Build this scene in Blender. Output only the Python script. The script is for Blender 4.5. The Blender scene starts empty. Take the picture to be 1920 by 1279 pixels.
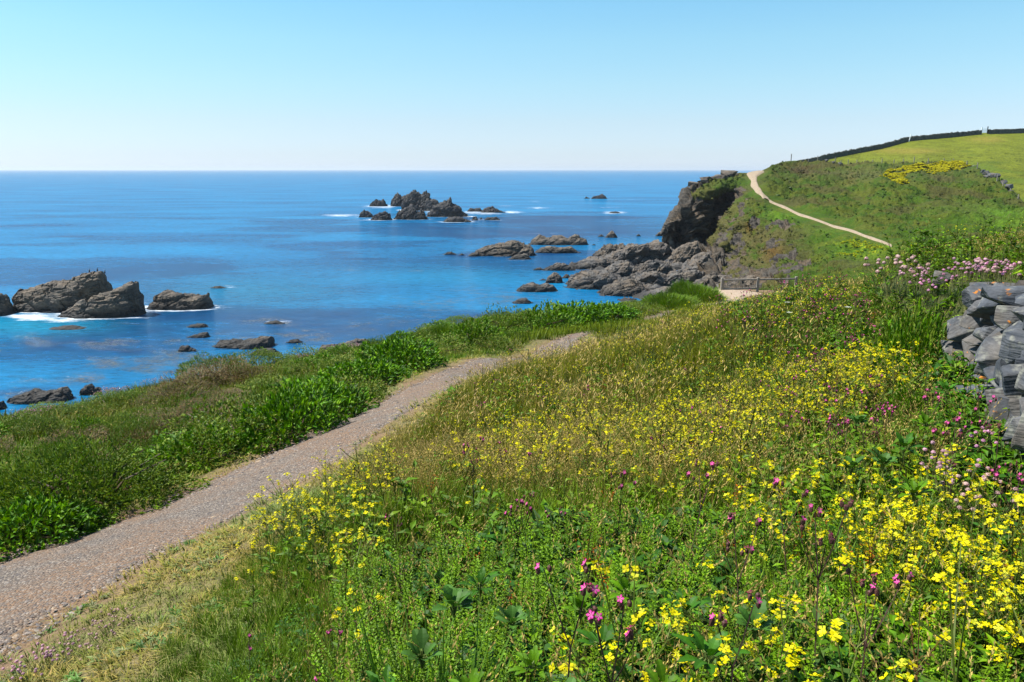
import bpy, math, random
import numpy as np
from mathutils import Vector

random.seed(7)
RNG = np.random.default_rng(11)
R = math.radians
sc = bpy.context.scene
col = sc.collection

# ------------------------------------------------------------------ camera
CAM_Z = 24.0
PITCH = math.atan(321.5 / 1440.0)
cam_d = bpy.data.cameras.new('camera'); cam = bpy.data.objects.new('camera', cam_d); col.objects.link(cam)
cam_d.sensor_width = 36.0; cam_d.lens = 27.0
cam_d.clip_start = 0.1; cam_d.clip_end = 120000.0
cam.location = (0, 0, CAM_Z); cam.rotation_euler = (math.pi / 2 - PITCH, 0, 0)
sc.camera = cam

# ------------------------------------------------------------------ sky + sun
SUN_EL, SUN_AZ = 57.0, -84.0           # azimuth: degrees clockwise from +Y
SKY_BAL = [(0, (.35, .437, .68)), (.018, (.36, .42, .59)), (.057, (.413, .446, .52)), (.1, (.44, .513, .518)), (.15, (.445, .57, .543)), (.194, (.413, .59, .575)), (.45, (.41, .6, .57)), (1, (.46, .52, .53))]
w = bpy.data.worlds.new('World'); sc.world = w; w.use_nodes = True
nt = w.node_tree; bg = nt.nodes['Background']
sky = nt.nodes.new('ShaderNodeTexSky'); sky.sky_type = 'NISHITA'; sky.sun_disc = False
sky.sun_elevation = R(SUN_EL); sky.sun_rotation = R(SUN_AZ)
sky.altitude = 20; sky.air_density = 1.0; sky.dust_density = 0.15; sky.ozone_density = 3.0
_tc = nt.nodes.new('ShaderNodeTexCoord'); _sx = nt.nodes.new('ShaderNodeSeparateXYZ'); nt.links.new(_tc.outputs['Generated'], _sx.inputs[0])
_cr = nt.nodes.new('ShaderNodeValToRGB'); _e = _cr.color_ramp.elements
while len(_e) < 8: _e.new(.5)
# colour balance of the clear sea air by height above the horizon
for _q, (_p, _c) in zip(_e, SKY_BAL): _q.position = _p; _q.color = (*_c, 1)
_mx = nt.nodes.new('ShaderNodeMix'); _mx.data_type = 'RGBA'; _mx.blend_type = 'MULTIPLY'; _mx.inputs[0].default_value = 1
nt.links.new(_sx.outputs[2], _cr.inputs[0]); nt.links.new(sky.outputs[0], _mx.inputs[6]); nt.links.new(_cr.outputs[0], _mx.inputs[7])
_vs = nt.nodes.new('ShaderNodeVectorMath'); _vs.operation = 'SCALE'; _vs.inputs['Scale'].default_value = 2.0; nt.links.new(_mx.outputs[2], _vs.inputs[0])
nt.links.new(_vs.outputs[0], bg.inputs[0]); bg.inputs[1].default_value = 0.08
sun_d = bpy.data.lights.new('sun', 'SUN'); sun_d.energy = 4.9; sun_d.angle = R(0.5); sun_d.color = (1.0, 0.955, 0.89)
sun = bpy.data.objects.new('sun', sun_d); col.objects.link(sun)
_d = Vector((math.sin(R(SUN_AZ)) * math.cos(R(SUN_EL)), math.cos(R(SUN_AZ)) * math.cos(R(SUN_EL)), math.sin(R(SUN_EL))))
sun.rotation_euler = (-_d).to_track_quat('-Z', 'Y').to_euler()
sc.view_settings.view_transform = 'Standard'; sc.view_settings.look = 'None'
sc.view_settings.exposure = 0.9; sc.view_settings.gamma = 1.0
sc.render.engine = 'CYCLES'
sc.cycles.max_bounces = 5; sc.cycles.diffuse_bounces = 2; sc.cycles.glossy_bounces = 2
sc.cycles.transmission_bounces = 2; sc.cycles.transparent_max_bounces = 4
sc.cycles.sample_clamp_indirect = 4.0

# ------------------------------------------------------------------ maths helpers
cp, sp = math.cos(PITCH), math.sin(PITCH)
def P(u, v, Y):
    """world point seen at photo pixel (u, v) (1920 wide) at forward distance Y"""
    u, v, Y = np.asarray(u, float), np.asarray(v, float), np.asarray(Y, float)
    c = (639.5 - v) / 1440.0; x = (u - 960) / 1440.0
    y = cp + c * sp; z = c * cp - sp
    t = Y / y
    return np.stack([x * t, Y, CAM_Z + z * t], -1)
def sea_pt(u, v, z0=0.0):
    c = (639.5 - v) / 1440.0; x = (u - 960) / 1440.0
    y = cp + c * sp; z = c * cp - sp
    t = (CAM_Z - z0) / -z
    return np.array([x * t, y * t, z0])
def proj(p):
    p = np.asarray(p, float); x = p[..., 0]; y = p[..., 1]; z = p[..., 2] - CAM_Z
    f = y * cp - z * sp; up = y * sp + z * cp
    f = np.where(np.abs(f) < 1e-3, 1e-3, f)
    return 960 + 1440 * x / f, 639.5 - 1440 * up / f, f

def hash3(ix, iy, iz, seed=0):
    h = (ix.astype(np.int64) * 374761393 + iy.astype(np.int64) * 668265263 + iz.astype(np.int64) * 2147483647 + seed * 974634777) & 0xFFFFFFFF
    h = ((h ^ (h >> 13)) * 1274126177) & 0xFFFFFFFF
    h = ((h ^ (h >> 15)) * 2246822519) & 0xFFFFFFFF
    return ((h ^ (h >> 16)) & 0xFFFFFF).astype(np.float64) / 0xFFFFFF
def vnoise(p, seed=0):
    p = np.asarray(p, float)
    if p.shape[-1] == 2: p = np.concatenate([p, np.zeros(p.shape[:-1] + (1,))], -1)
    i = np.floor(p).astype(np.int64); f = p - i; f = f * f * (3 - 2 * f)
    r = 0
    for dx in (0, 1):
        for dy in (0, 1):
            for dz in (0, 1):
                wgt = (f[..., 0] if dx else 1 - f[..., 0]) * (f[..., 1] if dy else 1 - f[..., 1]) * (f[..., 2] if dz else 1 - f[..., 2])
                r = r + wgt * hash3(i[..., 0] + dx, i[..., 1] + dy, i[..., 2] + dz, seed)
    return r
def fbm(p, o=4, seed=0, g=0.5, lac=2.03):
    r = 0; a = 1; s = 0; p = np.asarray(p, float)
    for k in range(o):
        r = r + a * vnoise(p, seed + k * 17); s += a; a *= g; p = p * lac + 3.7
    return r / s
def ridged(p, o=4, seed=0):
    r = 0; a = 1; s = 0; p = np.asarray(p, float)
    for k in range(o):
        r = r + a * (1 - np.abs(2 * vnoise(p, seed + k * 13) - 1)); s += a; a *= 0.5; p = p * 2.07 + 5.1
    return r / s
def cells(p, seed=0):
    """facet noise: F1 distance, random value and random tilt of the nearest cell"""
    i = np.floor(p).astype(np.int64); best = np.full(p.shape[:-1], 1e9); val = np.zeros(p.shape[:-1]); sec = best.copy()
    for dx in (-1, 0, 1):
        for dy in (-1, 0, 1):
            for dz in (-1, 0, 1):
                a, b, c = i[..., 0] + dx, i[..., 1] + dy, i[..., 2] + dz
                q = np.stack([a + hash3(a, b, c, seed), b + hash3(a, b, c, seed + 1), c + hash3(a, b, c, seed + 2)], -1)
                d_ = p - q; d = (d_ ** 2).sum(-1)
                v = hash3(a, b, c, seed + 3) + (d_[..., 0] * (hash3(a, b, c, seed + 4) - .5) + d_[..., 1] * (hash3(a, b, c, seed + 5) - .5) + d_[..., 2] * (hash3(a, b, c, seed + 6) - .5)) * 1.2
                m = d < best; sec = np.where(m, best, np.minimum(sec, d)); val = np.where(m, v, val); best = np.where(m, d, best)
    return np.sqrt(best), val, np.sqrt(sec) - np.sqrt(best)
def sstep(a, b, x):
    t = np.clip((np.asarray(x, float) - a) / (b - a), 0, 1); return t * t * (3 - 2 * t)
class TPS:
    def __init__(s, xy, z, lam=0.0):
        xy = np.asarray(xy, float); z = np.asarray(z, float); s.xy = xy; n = len(xy)
        K = s._k(xy, xy) + lam * np.eye(n); Q = np.concatenate([np.ones((n, 1)), xy], 1)
        A = np.zeros((n + 3, n + 3)); A[:n, :n] = K; A[:n, n:] = Q; A[n:, :n] = Q.T
        s.w = np.linalg.solve(A, np.concatenate([z, np.zeros(3)]))
    def _k(s, a, b):
        d2 = ((a[:, None, :] - b[None]) ** 2).sum(-1); return np.where(d2 > 1e-12, .5 * d2 * np.log(np.maximum(d2, 1e-12)), 0)
    def __call__(s, x, y):
        sh = np.shape(x); q = np.stack([np.ravel(x), np.ravel(y)], -1).astype(float); out = []
        for k in range(0, len(q), 40000):
            a = q[k:k + 40000]; out.append(s._k(a, s.xy) @ s.w[:-3] + s.w[-3] + a @ s.w[-2:])
        return np.concatenate(out).reshape(sh) if out else np.zeros(sh)
def seg_dist(x, y, line):
    """distance to a polyline, signed (+ on its right), and position along it"""
    line = np.asarray(line, float); best = np.full(np.shape(x), 1e9); sg = best.copy(); al = np.zeros(np.shape(x)); acc = 0
    for a, b in zip(line[:-1], line[1:]):
        d = b - a; L = np.hypot(*d); t = np.clip(((x - a[0]) * d[0] + (y - a[1]) * d[1]) / L ** 2, 0, 1)
        dx = x - a[0] - t * d[0]; dy = y - a[1] - t * d[1]; r = np.hypot(dx, dy)
        m = r < best; s_ = np.sign(d[1] * dx - d[0] * dy); best = np.where(m, r, best); sg = np.where(m, s_ * r, sg); al = np.where(m, acc + t * L, al); acc += L
    return sg, al
def in_poly(u, v, poly):
    poly = np.asarray(poly, float); r = np.zeros(np.shape(u), bool); n = len(poly)
    for i in range(n):
        x1, y1 = poly[i]; x2, y2 = poly[(i + 1) % n]
        c = ((y1 > v) != (y2 > v)) & (u < (x2 - x1) * (v - y1) / (y2 - y1 + 1e-12) + x1); r ^= c
    return r

# ------------------------------------------------------------------ object helpers
def mesh_np(name, verts, faces, mat=None, cols=None, smooth=False, mats=None, midx=None, attrs=None):
    verts = np.asarray(verts, np.float32); faces = np.asarray(faces, np.int32); k = faces.shape[1]
    me = bpy.data.meshes.new(name); me.vertices.add(len(verts)); me.vertices.foreach_set('co', verts.ravel())
    me.loops.add(faces.size); me.loops.foreach_set('vertex_index', faces.ravel())
    me.polygons.add(len(faces)); me.polygons.foreach_set('loop_start', np.arange(0, faces.size, k, dtype=np.int32))
    me.polygons.foreach_set('loop_total', np.full(len(faces), k, np.int32))
    me.polygons.foreach_set('use_smooth', np.full(len(faces), bool(smooth)))
    for m in (mats or ([mat] if mat else [])): me.materials.append(m)
    if midx is not None: me.polygons.foreach_set('material_index', np.asarray(midx, np.int32))
    me.update(calc_edges=True)
    if cols is not None:
        c = np.ones((len(verts), 4), np.float32); c[:, :3] = cols
        a = me.color_attributes.new('Col', 'FLOAT_COLOR', 'POINT'); a.data.foreach_set('color', c.ravel())
    for an, av in (attrs or {}).items():
        a = me.attributes.new(an, 'FLOAT', 'POINT'); a.data.foreach_set('value', np.asarray(av, np.float32).ravel())
    return me
def link(name, me, parent=None, loc=None, rot=None):
    o = bpy.data.objects.new(name, me); col.objects.link(o)
    if parent: o.parent = parent
    if loc is not None: o.location = loc
    if rot is not None: o.rotation_euler = rot
    return o
def tag(o, label=None, cat=None, group=None, kind=None):
    if label: o['label'] = label
    if cat: o['category'] = cat
    if group: o['group'] = group
    if kind: o['kind'] = kind
    return o
def empty(name, loc, rotz=0): return link(name, None, None, loc, (0, 0, rotz))
def grid_faces(ny, nx):
    i = np.arange(ny * nx).reshape(ny, nx)
    return np.stack([i[:-1, :-1], i[:-1, 1:], i[1:, 1:], i[1:, :-1]], -1).reshape(-1, 4)
def near_grid(name, *a, **k): return link(name, mesh_np(name, *a, **k))
def lin(r, g, b):
    f = lambda c: (c / 255 / 12.92) if c / 255 <= .04045 else ((c / 255 + .055) / 1.055) ** 2.4
    return np.array([f(r), f(g), f(b)])

# ------------------------------------------------------------------ materials
class NB:
    def __init__(s, name):
        s.m = bpy.data.materials.new(name); s.m.use_nodes = True; s.t = s.m.node_tree; s.b = s.t.nodes['Principled BSDF']; s.o = s.t.nodes['Material Output']
    def n(s, t, **k):
        x = s.t.nodes.new(t)
        for a, b in k.items(): setattr(x, a, b)
        return x
    def l(s, a, b): s.t.links.new(a, b)
    def pos(s): return s.n('ShaderNodeNewGeometry').outputs['Position']
    def obj(s): return s.n('ShaderNodeTexCoord').outputs['Object']
    def noise(s, scale, det=4, rough=.55, vec=None, dist=0):
        x = s.n('ShaderNodeTexNoise'); x.inputs['Scale'].default_value = scale; x.inputs['Detail'].default_value = det; x.inputs['Roughness'].default_value = rough; x.inputs['Distortion'].default_value = dist
        s.l(vec or s.pos(), x.inputs['Vector']); return x.outputs['Fac']
    def vor(s, scale, feat='F1', vec=None, out='Distance'):
        x = s.n('ShaderNodeTexVoronoi', feature=feat); x.inputs['Scale'].default_value = scale; s.l(vec or s.pos(), x.inputs['Vector']); return x.outputs[out]
    def map(s, vec, scale=(1, 1, 1), rot=(0, 0, 0)):
        x = s.n('ShaderNodeMapping'); x.inputs['Scale'].default_value = scale; x.inputs['Rotation'].default_value = rot; s.l(vec, x.inputs['Vector']); return x.outputs[0]
    def ramp(s, fac, stops):
        x = s.n('ShaderNodeValToRGB'); e = x.color_ramp.elements
        while len(e) < len(stops): e.new(.5)
        for a, (p, c) in zip(e, stops): a.position = p; a.color = (*((c,) * 3 if np.isscalar(c) else c), 1)
        s.l(fac, x.inputs[0]); return x.outputs[0]
    def math(s, op, a, b=None, c=None, clamp=False):
        x = s.n('ShaderNodeMath', operation=op, use_clamp=clamp)
        for k, q in enumerate((a, b, c)):
            if q is None: continue
            if isinstance(q, (int, float)): x.inputs[k].default_value = q
            else: s.l(q, x.inputs[k])
        return x.outputs[0]
    def mix(s, f, a, b, mode='MIX'):
        x = s.n('ShaderNodeMix', data_type='RGBA', blend_type=mode)
        for k, q in ((0, f), (6, a), (7, b)):
            if isinstance(q, (int, float)): x.inputs[k].default_value = q
            elif isinstance(q, (tuple, list, np.ndarray)): x.inputs[k].default_value = (*q, 1)
            else: s.l(q, x.inputs[k])
        return x.outputs[2]
    def attr(s, name, out='Fac'): return s.n('ShaderNodeAttribute', attribute_name=name).outputs[out]
    def bump(s, h, strength, dist=1.0, normal=None):
        x = s.n('ShaderNodeBump'); x.inputs['Strength'].default_value = strength; x.inputs['Distance'].default_value = dist; s.l(h, x.inputs['Height'])
        if normal: s.l(normal, x.inputs['Normal'])
        return x.outputs[0]

def mat_plant(name='plant', transl=.35, rough=.55, spec=.25):
    b = NB(name); c = b.attr('Col', 'Color')
    nz = b.noise(9.0, 2); c2 = b.mix(1.0, c, b.ramp(nz, [(.3, .6), (.7, 1.08)]), 'MULTIPLY')
    hs_ = b.n('ShaderNodeHueSaturation'); hs_.inputs['Saturation'].default_value = 1.14; hs_.inputs['Value'].default_value = .92 if name == 'plant' else 1.0; b.l(c2, hs_.inputs['Color']); c2 = hs_.outputs[0]
    b.l(c2, b.b.inputs['Base Color']); b.b.inputs['Roughness'].default_value = rough; b.b.inputs['Specular IOR Level'].default_value = spec
    tr = b.n('ShaderNodeBsdfTranslucent'); b.l(b.mix(1.0, c2, (1.0, 1.05, .55), 'MULTIPLY'), tr.inputs[0])
    mx = b.n('ShaderNodeMixShader'); mx.inputs[0].default_value = transl; b.l(b.b.outputs[0], mx.inputs[1]); b.l(tr.outputs[0], mx.inputs[2]); b.l(mx.outputs[0], b.o.inputs[0])
    return b.m
M_PLANT = mat_plant(transl=.2, rough=.55, spec=.2)
M_FLOWER = mat_plant('petal', .3, .6, .15)

def mat_rock(name, base, dark, warm, sx=1.0, wet=True, strata=(0.5, 0.2, 0.6), lichen=0):
    """layered coastal rock: strata, mottling, white guano/tan tops, black tide line near the sea"""
    b = NB(name); p = b.pos()
    if lichen:
        oi = b.n('ShaderNodeObjectInfo'); va = b.n('ShaderNodeVectorMath', operation='ADD'); sc3 = b.math('MULTIPLY', oi.outputs['Random'], 37.0); b.l(b.obj(), va.inputs[0]); b.l(sc3, va.inputs[1]); p = va.outputs[0]
    st = b.map(p, (sx * .35, sx * .35, sx * 2.2), strata)
    n1 = b.noise(.9, 6, .62, st, .6); n2 = b.noise(sx * .45, 5, .6, p); n3 = b.noise(sx * 5, 6, .7, p)
    c = b.mix(b.ramp(n1, [(.35, 0), (.62, 1)]), dark, base)
    c = b.mix(b.ramp(n2, [(.45, 0), (.65, .8)]), c, warm)
    c = b.mix(1.0, c, b.ramp(n3, [(.3, .6), (.7, 1.3)]), 'MULTIPLY')
    if lichen:
        for (sc_, lo, hi, cc) in ((7.0, .66, .7, (.42, .15, .012)), (9.0, .56, .7, (.2, .2, .165))):
            c = b.mix(b.ramp(b.noise(sc_, 3, .6, b.map(p, (1, 1, 1), (.4 * sc_, 1, 2))), [(lo, 0), (hi, 1)]), c, cc)
    if wet:
        z = b.n('ShaderNodeSeparateXYZ'); b.l(p, z.inputs[0])
        zz = b.math('ADD', z.outputs[2], b.math('MULTIPLY', n2, -1.2))
        c = b.mix(b.ramp(zz, [(0.0, 1), (.9, 0)]), c, (.035, .033, .03))
        c = b.mix(b.ramp(b.math('MULTIPLY', zz, .05), [(.12, 0), (.3, .35)]), c, warm)
    b.l(c, b.b.inputs['Base Color']); b.b.inputs['Roughness'].default_value = .8; b.b.inputs['Specular IOR Level'].default_value = .3
    h = b.math('ADD', b.math('MULTIPLY', n1, 1.0), b.math('MULTIPLY', b.vor(sx * 2.2, 'F1', st), .5))
    h = b.math('ADD', h, b.math('MULTIPLY', n3, .35))
    b.l(b.bump(h, .9 if not lichen else .4, .35 / sx if not lichen else .03), b.b.inputs['Normal'])
    return b.m
M_ROCK = mat_rock('rock_sea', (.125, .108, .085), (.026, .025, .025), (.165, .125, .085))
M_REEF = mat_rock('rock_reef', (.05, .05, .055), (.018, .019, .023), (.07, .063, .052))
M_SHORE = mat_rock('rock_shore', (.13, .12, .106), (.026, .027, .031), (.15, .115, .08))
M_CLIFF = mat_rock('rock_cliff', (.2, .17, .135), (.03, .029, .028), (.22, .165, .11), wet=False)
M_WALL = mat_rock('rock_wall', (.1, .106, .115), (.03, .037, .047), (.12, .1, .075), 3.4, wet=False, lichen=1)
def mat_simple(name, c, rough=.7, ns=20, amp=.35, metal=0):
    b = NB(name); n = b.noise(ns, 4, .6, b.obj())
    b.l(b.mix(1.0, c, b.ramp(n, [(.3, 1 - amp), (.7, 1 + amp)]), 'MULTIPLY'), b.b.inputs['Base Color'])
    b.b.inputs['Roughness'].default_value = rough; b.b.inputs['Metallic'].default_value = metal; b.l(b.bump(n, .3, .02), b.b.inputs['Normal']); return b.m
M_WOOD = mat_simple('weathered_wood', (.23, .2, .165), .85, 6)
M_WHITE = mat_simple('white_paint', (.75, .78, .8), .6)
M_DARK = mat_simple('dark_feather', (.02, .02, .02), .6)
# ================================================================== THE NEAR LAND
_g = [  # photo pixel, forward distance, height of vegetation above the ground there
    (0, 1090, 7.4, 0), (300, 972, 9.6, 0), (620, 815, 13.5, 0), (805, 719, 20, 0), (940, 672, 26, 0), (1045, 645, 33, 0), (1350, 556, 60, 0), (1180, 598, 45, .5),
    (960, 1279, 2.2, .35), (0, 1279, 4.9, 0), (300, 1279, 3.9, .05), (600, 1279, 2.8, .2), (960, 900, 5, .4), (960, 760, 11, .45), (960, 700, 23, .2), (1200, 610, 30, .5),
    (1400, 900, 4.4, .5), (1400, 700, 10, .5), (1400, 600, 21, .5), (1400, 562, 46, .5), (1560, 515, 16, .6), (1500, 538, 26, .6), (1330, 570, 45, .5),
    (0, 830, 15.5, .6), (0, 762, 22, .5), (230, 717, 26, .5), (400, 682, 30, .4), (480, 667, 32, .5), (700, 640, 36, .4), (760, 615, 39, .6), (900, 575, 48, .9), (960, 568, 50, .9), (1100, 562, 54, .9), (1290, 535, 63, .8), (250, 900, 13, .3), (600, 740, 20, .6),
    (1460, 548, 62, .1), (1352, 543, 62, 0), (905, 700, 22.5, 0), (990, 674, 27, .05), (1050, 655, 32, .05),
]
_xyz = []
for u_, v_, Y_, h_ in _g:
    q = P(u_, v_, Y_); q[2] -= h_; _xyz.append(q)
_xyz += [np.array(q) for q in [(0, 0, CAM_Z - 1.62), (0, -4, CAM_Z - 1.1), (-5, -3, CAM_Z - 3), (-12, 3, CAM_Z - 4.6), (2.9, 4.2, CAM_Z - 1.95), (4.2, 7.2, CAM_Z - 2.2), (2, 1.2, CAM_Z - 1.6),
                                (5.5, 11, CAM_Z - 2.35), (12, 22, CAM_Z - 4.2), (22, 30, CAM_Z - 5.2), (30, 45, CAM_Z - 8), (24, 60, CAM_Z - 9.8), (9, 3, CAM_Z - 1.2), (15, 8, CAM_Z - 1.5), (40, 30, CAM_Z - 3)]]
_xyz = np.array(_xyz)
_tps = TPS(_xyz[:, :2], _xyz[:, 2], .02)
EDGE = [(-60, -30), (-40, 0), (-26, 13.5)] + [tuple(P(u, v, Y)[:2]) for u, v, Y in ((0, 762, 22.5), (230, 717, 26.5), (480, 667, 32.5), (700, 640, 36.5), (900, 575, 48.5), (1100, 562, 54.5), (1290, 535, 64))] + [(17.5, 65), (22, 64.5), (30, 66), (45, 68), (80, 60), (140, 50)]
WALL_L = np.array([(2.0, .2), (2.25, 2.2), (2.62, 4.2), (3.3, 5.7), (3.98, 7.2), (4.45, 8.6), (4.8, 10), (5.8, 13.5), (8.6, 20), (16, 30)])   # foot of the stone hedge
PATH = np.array([P(u, v, Y) for u, v, Y in ((0, 1090, 7.4), (300, 972, 9.6), (620, 815, 13.5), (805, 719, 20), (940, 672, 26), (1045, 645, 33), (1180, 598, 45), (1330, 556, 58.5))])[:, :2]
PATH = np.concatenate([[(-7.6, -6), (-6.6, 1.5)], PATH, [(18.4, 62.5)]])
def smooth_line(l, n=400):
    l = np.asarray(l, float)
    for _ in range(3):
        q = l[:-1] * .75 + l[1:] * .25; r = l[:-1] * .25 + l[1:] * .75
        l = np.concatenate([l[:1], np.stack([q, r], 1).reshape(-1, l.shape[1]), l[-1:]])
    return l
PATH_S = smooth_line(PATH)
PATH_W = lambda y: np.interp(y, [0, 7, 9.5, 13, 20, 30, 37, 45, 56, 59, 63], [1.75, 1.65, 1.4, 1.15, 1.02, .92, .4, .35, 1.3, 2.5, 2.6])      # half width
def ground(x, y, fine=True):
    x = np.asarray(x, float); y = np.asarray(y, float)
    z = _tps(x, y)
    wl, _ = seg_dist(x, y, WALL_L)
    z = z + sstep(.5, 1.0, wl) * np.interp(y, [0, 6.5, 9, 14, 24, 34], [1.12, 1.12, 1.0, .6, .25, 0])
    ed, al = seg_dist(x, y, EDGE)
    out = -ed
    deep = np.where(x > 16, 9.0, 26.0)
    deep = np.interp(x, [10, 17, 30], [26, 7.5, 6.0])
    z = z - deep * sstep(-.3, 9.5, out) ** 1.0 - sstep(0, 3, out) * .8
    pd, _ = seg_dist(x, y, PATH_S); apd = np.abs(pd) / PATH_W(y)
    if fine:
        pm = sstep(1.0, 1.9, apd)
        q = np.stack([x, y], -1)
        z = z + (fbm(q * .9, 3, 3) - .5) * .34 * pm * sstep(1, 6, np.hypot(x, y)) + (fbm(q * 4.5, 3, 5) - .5) * .07 * (0.3 + .7 * pm) - .07 * sstep(1.25, .85, apd)
    return z
def gr(x, y): return float(ground(np.array([x]), np.array([y]))[0])

_a = np.radians(np.linspace(-112, 96, 420)); _r = np.concatenate([[0.05], np.geomspace(.5, 110, 430)])
AA, RR = np.meshgrid(_a, _r); GX = RR * np.sin(AA); GY = RR * np.cos(AA)
GZ = ground(GX, GY)
pd, _ = seg_dist(GX, GY, PATH_S); apd = np.abs(pd) / PATH_W(GY); ed, _ = seg_dist(GX, GY, EDGE)
n_ = fbm(np.stack([GX, GY], -1) * 1.3, 4, 9)
soil = sstep(1.5, .95, apd + (n_ - .5) * .9); bare = sstep(3.6, 1.4, apd + (n_ - .5) * 2.2) * .8
cliffm = sstep(2.2, 4.5, -ed)
me = mesh_np('ground', np.stack([GX, GY, GZ], -1).reshape(-1, 3), grid_faces(*GX.shape)[:, ::-1], smooth=True, attrs={'soil': soil, 'bare': bare, 'cliff': cliffm})
b = NB('ground_soil'); nz = b.noise(2.2, 6, .65); nf = b.noise(28, 5, .65)
g1 = b.mix(b.ramp(nz, [(.35, 0), (.65, 1)]), (.045, .07, .016), (.11, .11, .035))
g1 = b.mix(b.math('MULTIPLY', b.attr('bare'), b.ramp(b.noise(5, 5, .7), [(.4, .3), (.6, 1)])), g1, (.27, .2, .1))
g1 = b.mix(b.attr('soil'), g1, b.mix(nf, (.25, .155, .085), (.17, .12, .075)))
g1 = b.mix(b.attr('cliff'), g1, b.mix(b.ramp(b.noise(.8, 6, .7), [(.4, 0), (.6, 1)]), (.07, .06, .045), (.19, .165, .13)))
g1 = b.mix(1.0, g1, b.ramp(nf, [(.3, .55), (.7, 1.35)]), 'MULTIPLY')
b.l(g1, b.b.inputs['Base Color']); b.b.inputs['Roughness'].default_value = .95; b.b.inputs['Specular IOR Level'].default_value = .15
b.l(b.bump(b.math('ADD', nf, b.noise(90, 3)), .8, .03), b.b.inputs['Normal'])
me.materials.append(b.m); tag(link('ground', me), kind='structure')

# path surface
b = NB('path_gravel'); p = b.pos(); v1 = b.vor(38, 'F1', p, 'Color'); v1d = b.vor(38, 'F1', p); v2 = b.vor(85, 'F1', p, 'Color')
s1 = b.n('ShaderNodeSeparateColor'); b.l(v1, s1.inputs[0]); s2 = b.n('ShaderNodeSeparateColor'); b.l(v2, s2.inputs[0])
stone = b.ramp(s1.outputs[0], [(0, (.07, .065, .065)), (.35, (.13, .11, .098)), (.7, (.21, .175, .14)), (1, (.32, .28, .24))])
stone2 = b.ramp(s2.outputs[0], [(0, (.08, .07, .06)), (.5, (.16, .128, .1)), (1, (.26, .21, .165))])
mk = b.ramp(b.noise(.8, 6, .7, p), [(.4, 0), (.56, 1)])
edge = b.attr('edge')
dust = b.mix(b.noise(30, 4, .7, p), (.27, .16, .09), (.2, .12, .07))
gcol = b.mix(b.ramp(s1.outputs[1], [(.45, 0), (.5, 1)]), stone2, stone)
dm = b.math('MAXIMUM', b.math('MULTIPLY', mk, b.ramp(s1.outputs[2], [(.5, .75), (.52, .15)])), b.ramp(b.math('ADD', edge, b.math('MULTIPLY', b.noise(2.2, 4, .6, p), .7)), [(1.1, 0), (1.3, .9)]))
c = b.mix(dm, gcol, dust); c = b.mix(b.attr('pale'), c, b.mix(b.noise(3, 4), (.44, .34, .25), (.36, .27, .19)))
b.l(c, b.b.inputs['Base Color']); b.b.inputs['Roughness'].default_value = .92; b.b.inputs['Specular IOR Level'].default_value = .2
b.l(b.bump(b.math('ADD', b.math('MULTIPLY', v1d, -1.0), b.math('MULTIPLY', b.noise(160, 3), .3)), 1.0, .03), b.b.inputs['Normal'])
M_GRAVEL = b.m
def strip(name, line, hw, zf, mat, nx=13, step=.16, off=.012, crown=.02, pale=None):
    line = np.asarray(line, float); seg = np.r_[0, np.cumsum(np.hypot(*np.diff(line[:, :2], axis=0).T))]
    s = np.arange(0, seg[-1], step); cx = np.interp(s, seg, line[:, 0]); cy = np.interp(s, seg, line[:, 1])
    tx, ty = np.gradient(cx), np.gradient(cy); L = np.hypot(tx, ty); nxv, nyv = ty / L, -tx / L
    t = np.linspace(-1, 1, nx); h = hw(cy)[:, None] * (1 + .3 * (fbm(np.stack([s, s * 0], -1) * .9, 3, 41)[:, None] - .5) * np.sign(t) + .5 * (fbm(np.stack([s, s * 0], -1) * .5, 3, 4) - .5)[:, None])
    h = h + (np.abs(t) > .8) * (fbm(np.stack([s[:, None] + 0 * t, 9 * np.sign(t)[None] + 0 * s[:, None]], -1) * 2.6, 3, 17) - .5) * .3
    X = cx[:, None] + nxv[:, None] * t * h; Y = cy[:, None] + nyv[:, None] * t * h
    Z = zf(X, Y) + off + crown * (1 - t ** 2)
    Z[:, 0] -= .05; Z[:, -1] -= .05
    pl = np.zeros_like(X) if pale is None else pale(X, Y)
    me = mesh_np(name, np.stack([X, Y, Z], -1).reshape(-1, 3), grid_faces(*X.shape), mat, smooth=True, attrs={'edge': np.broadcast_to(np.abs(t), X.shape), 'pale': pl})
    return link(name, me)
tag(strip('path', PATH_S, PATH_W, ground, M_GRAVEL, 17, .14, .035, .015, lambda x, y: sstep(50, 57, y)), kind='structure')

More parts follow.
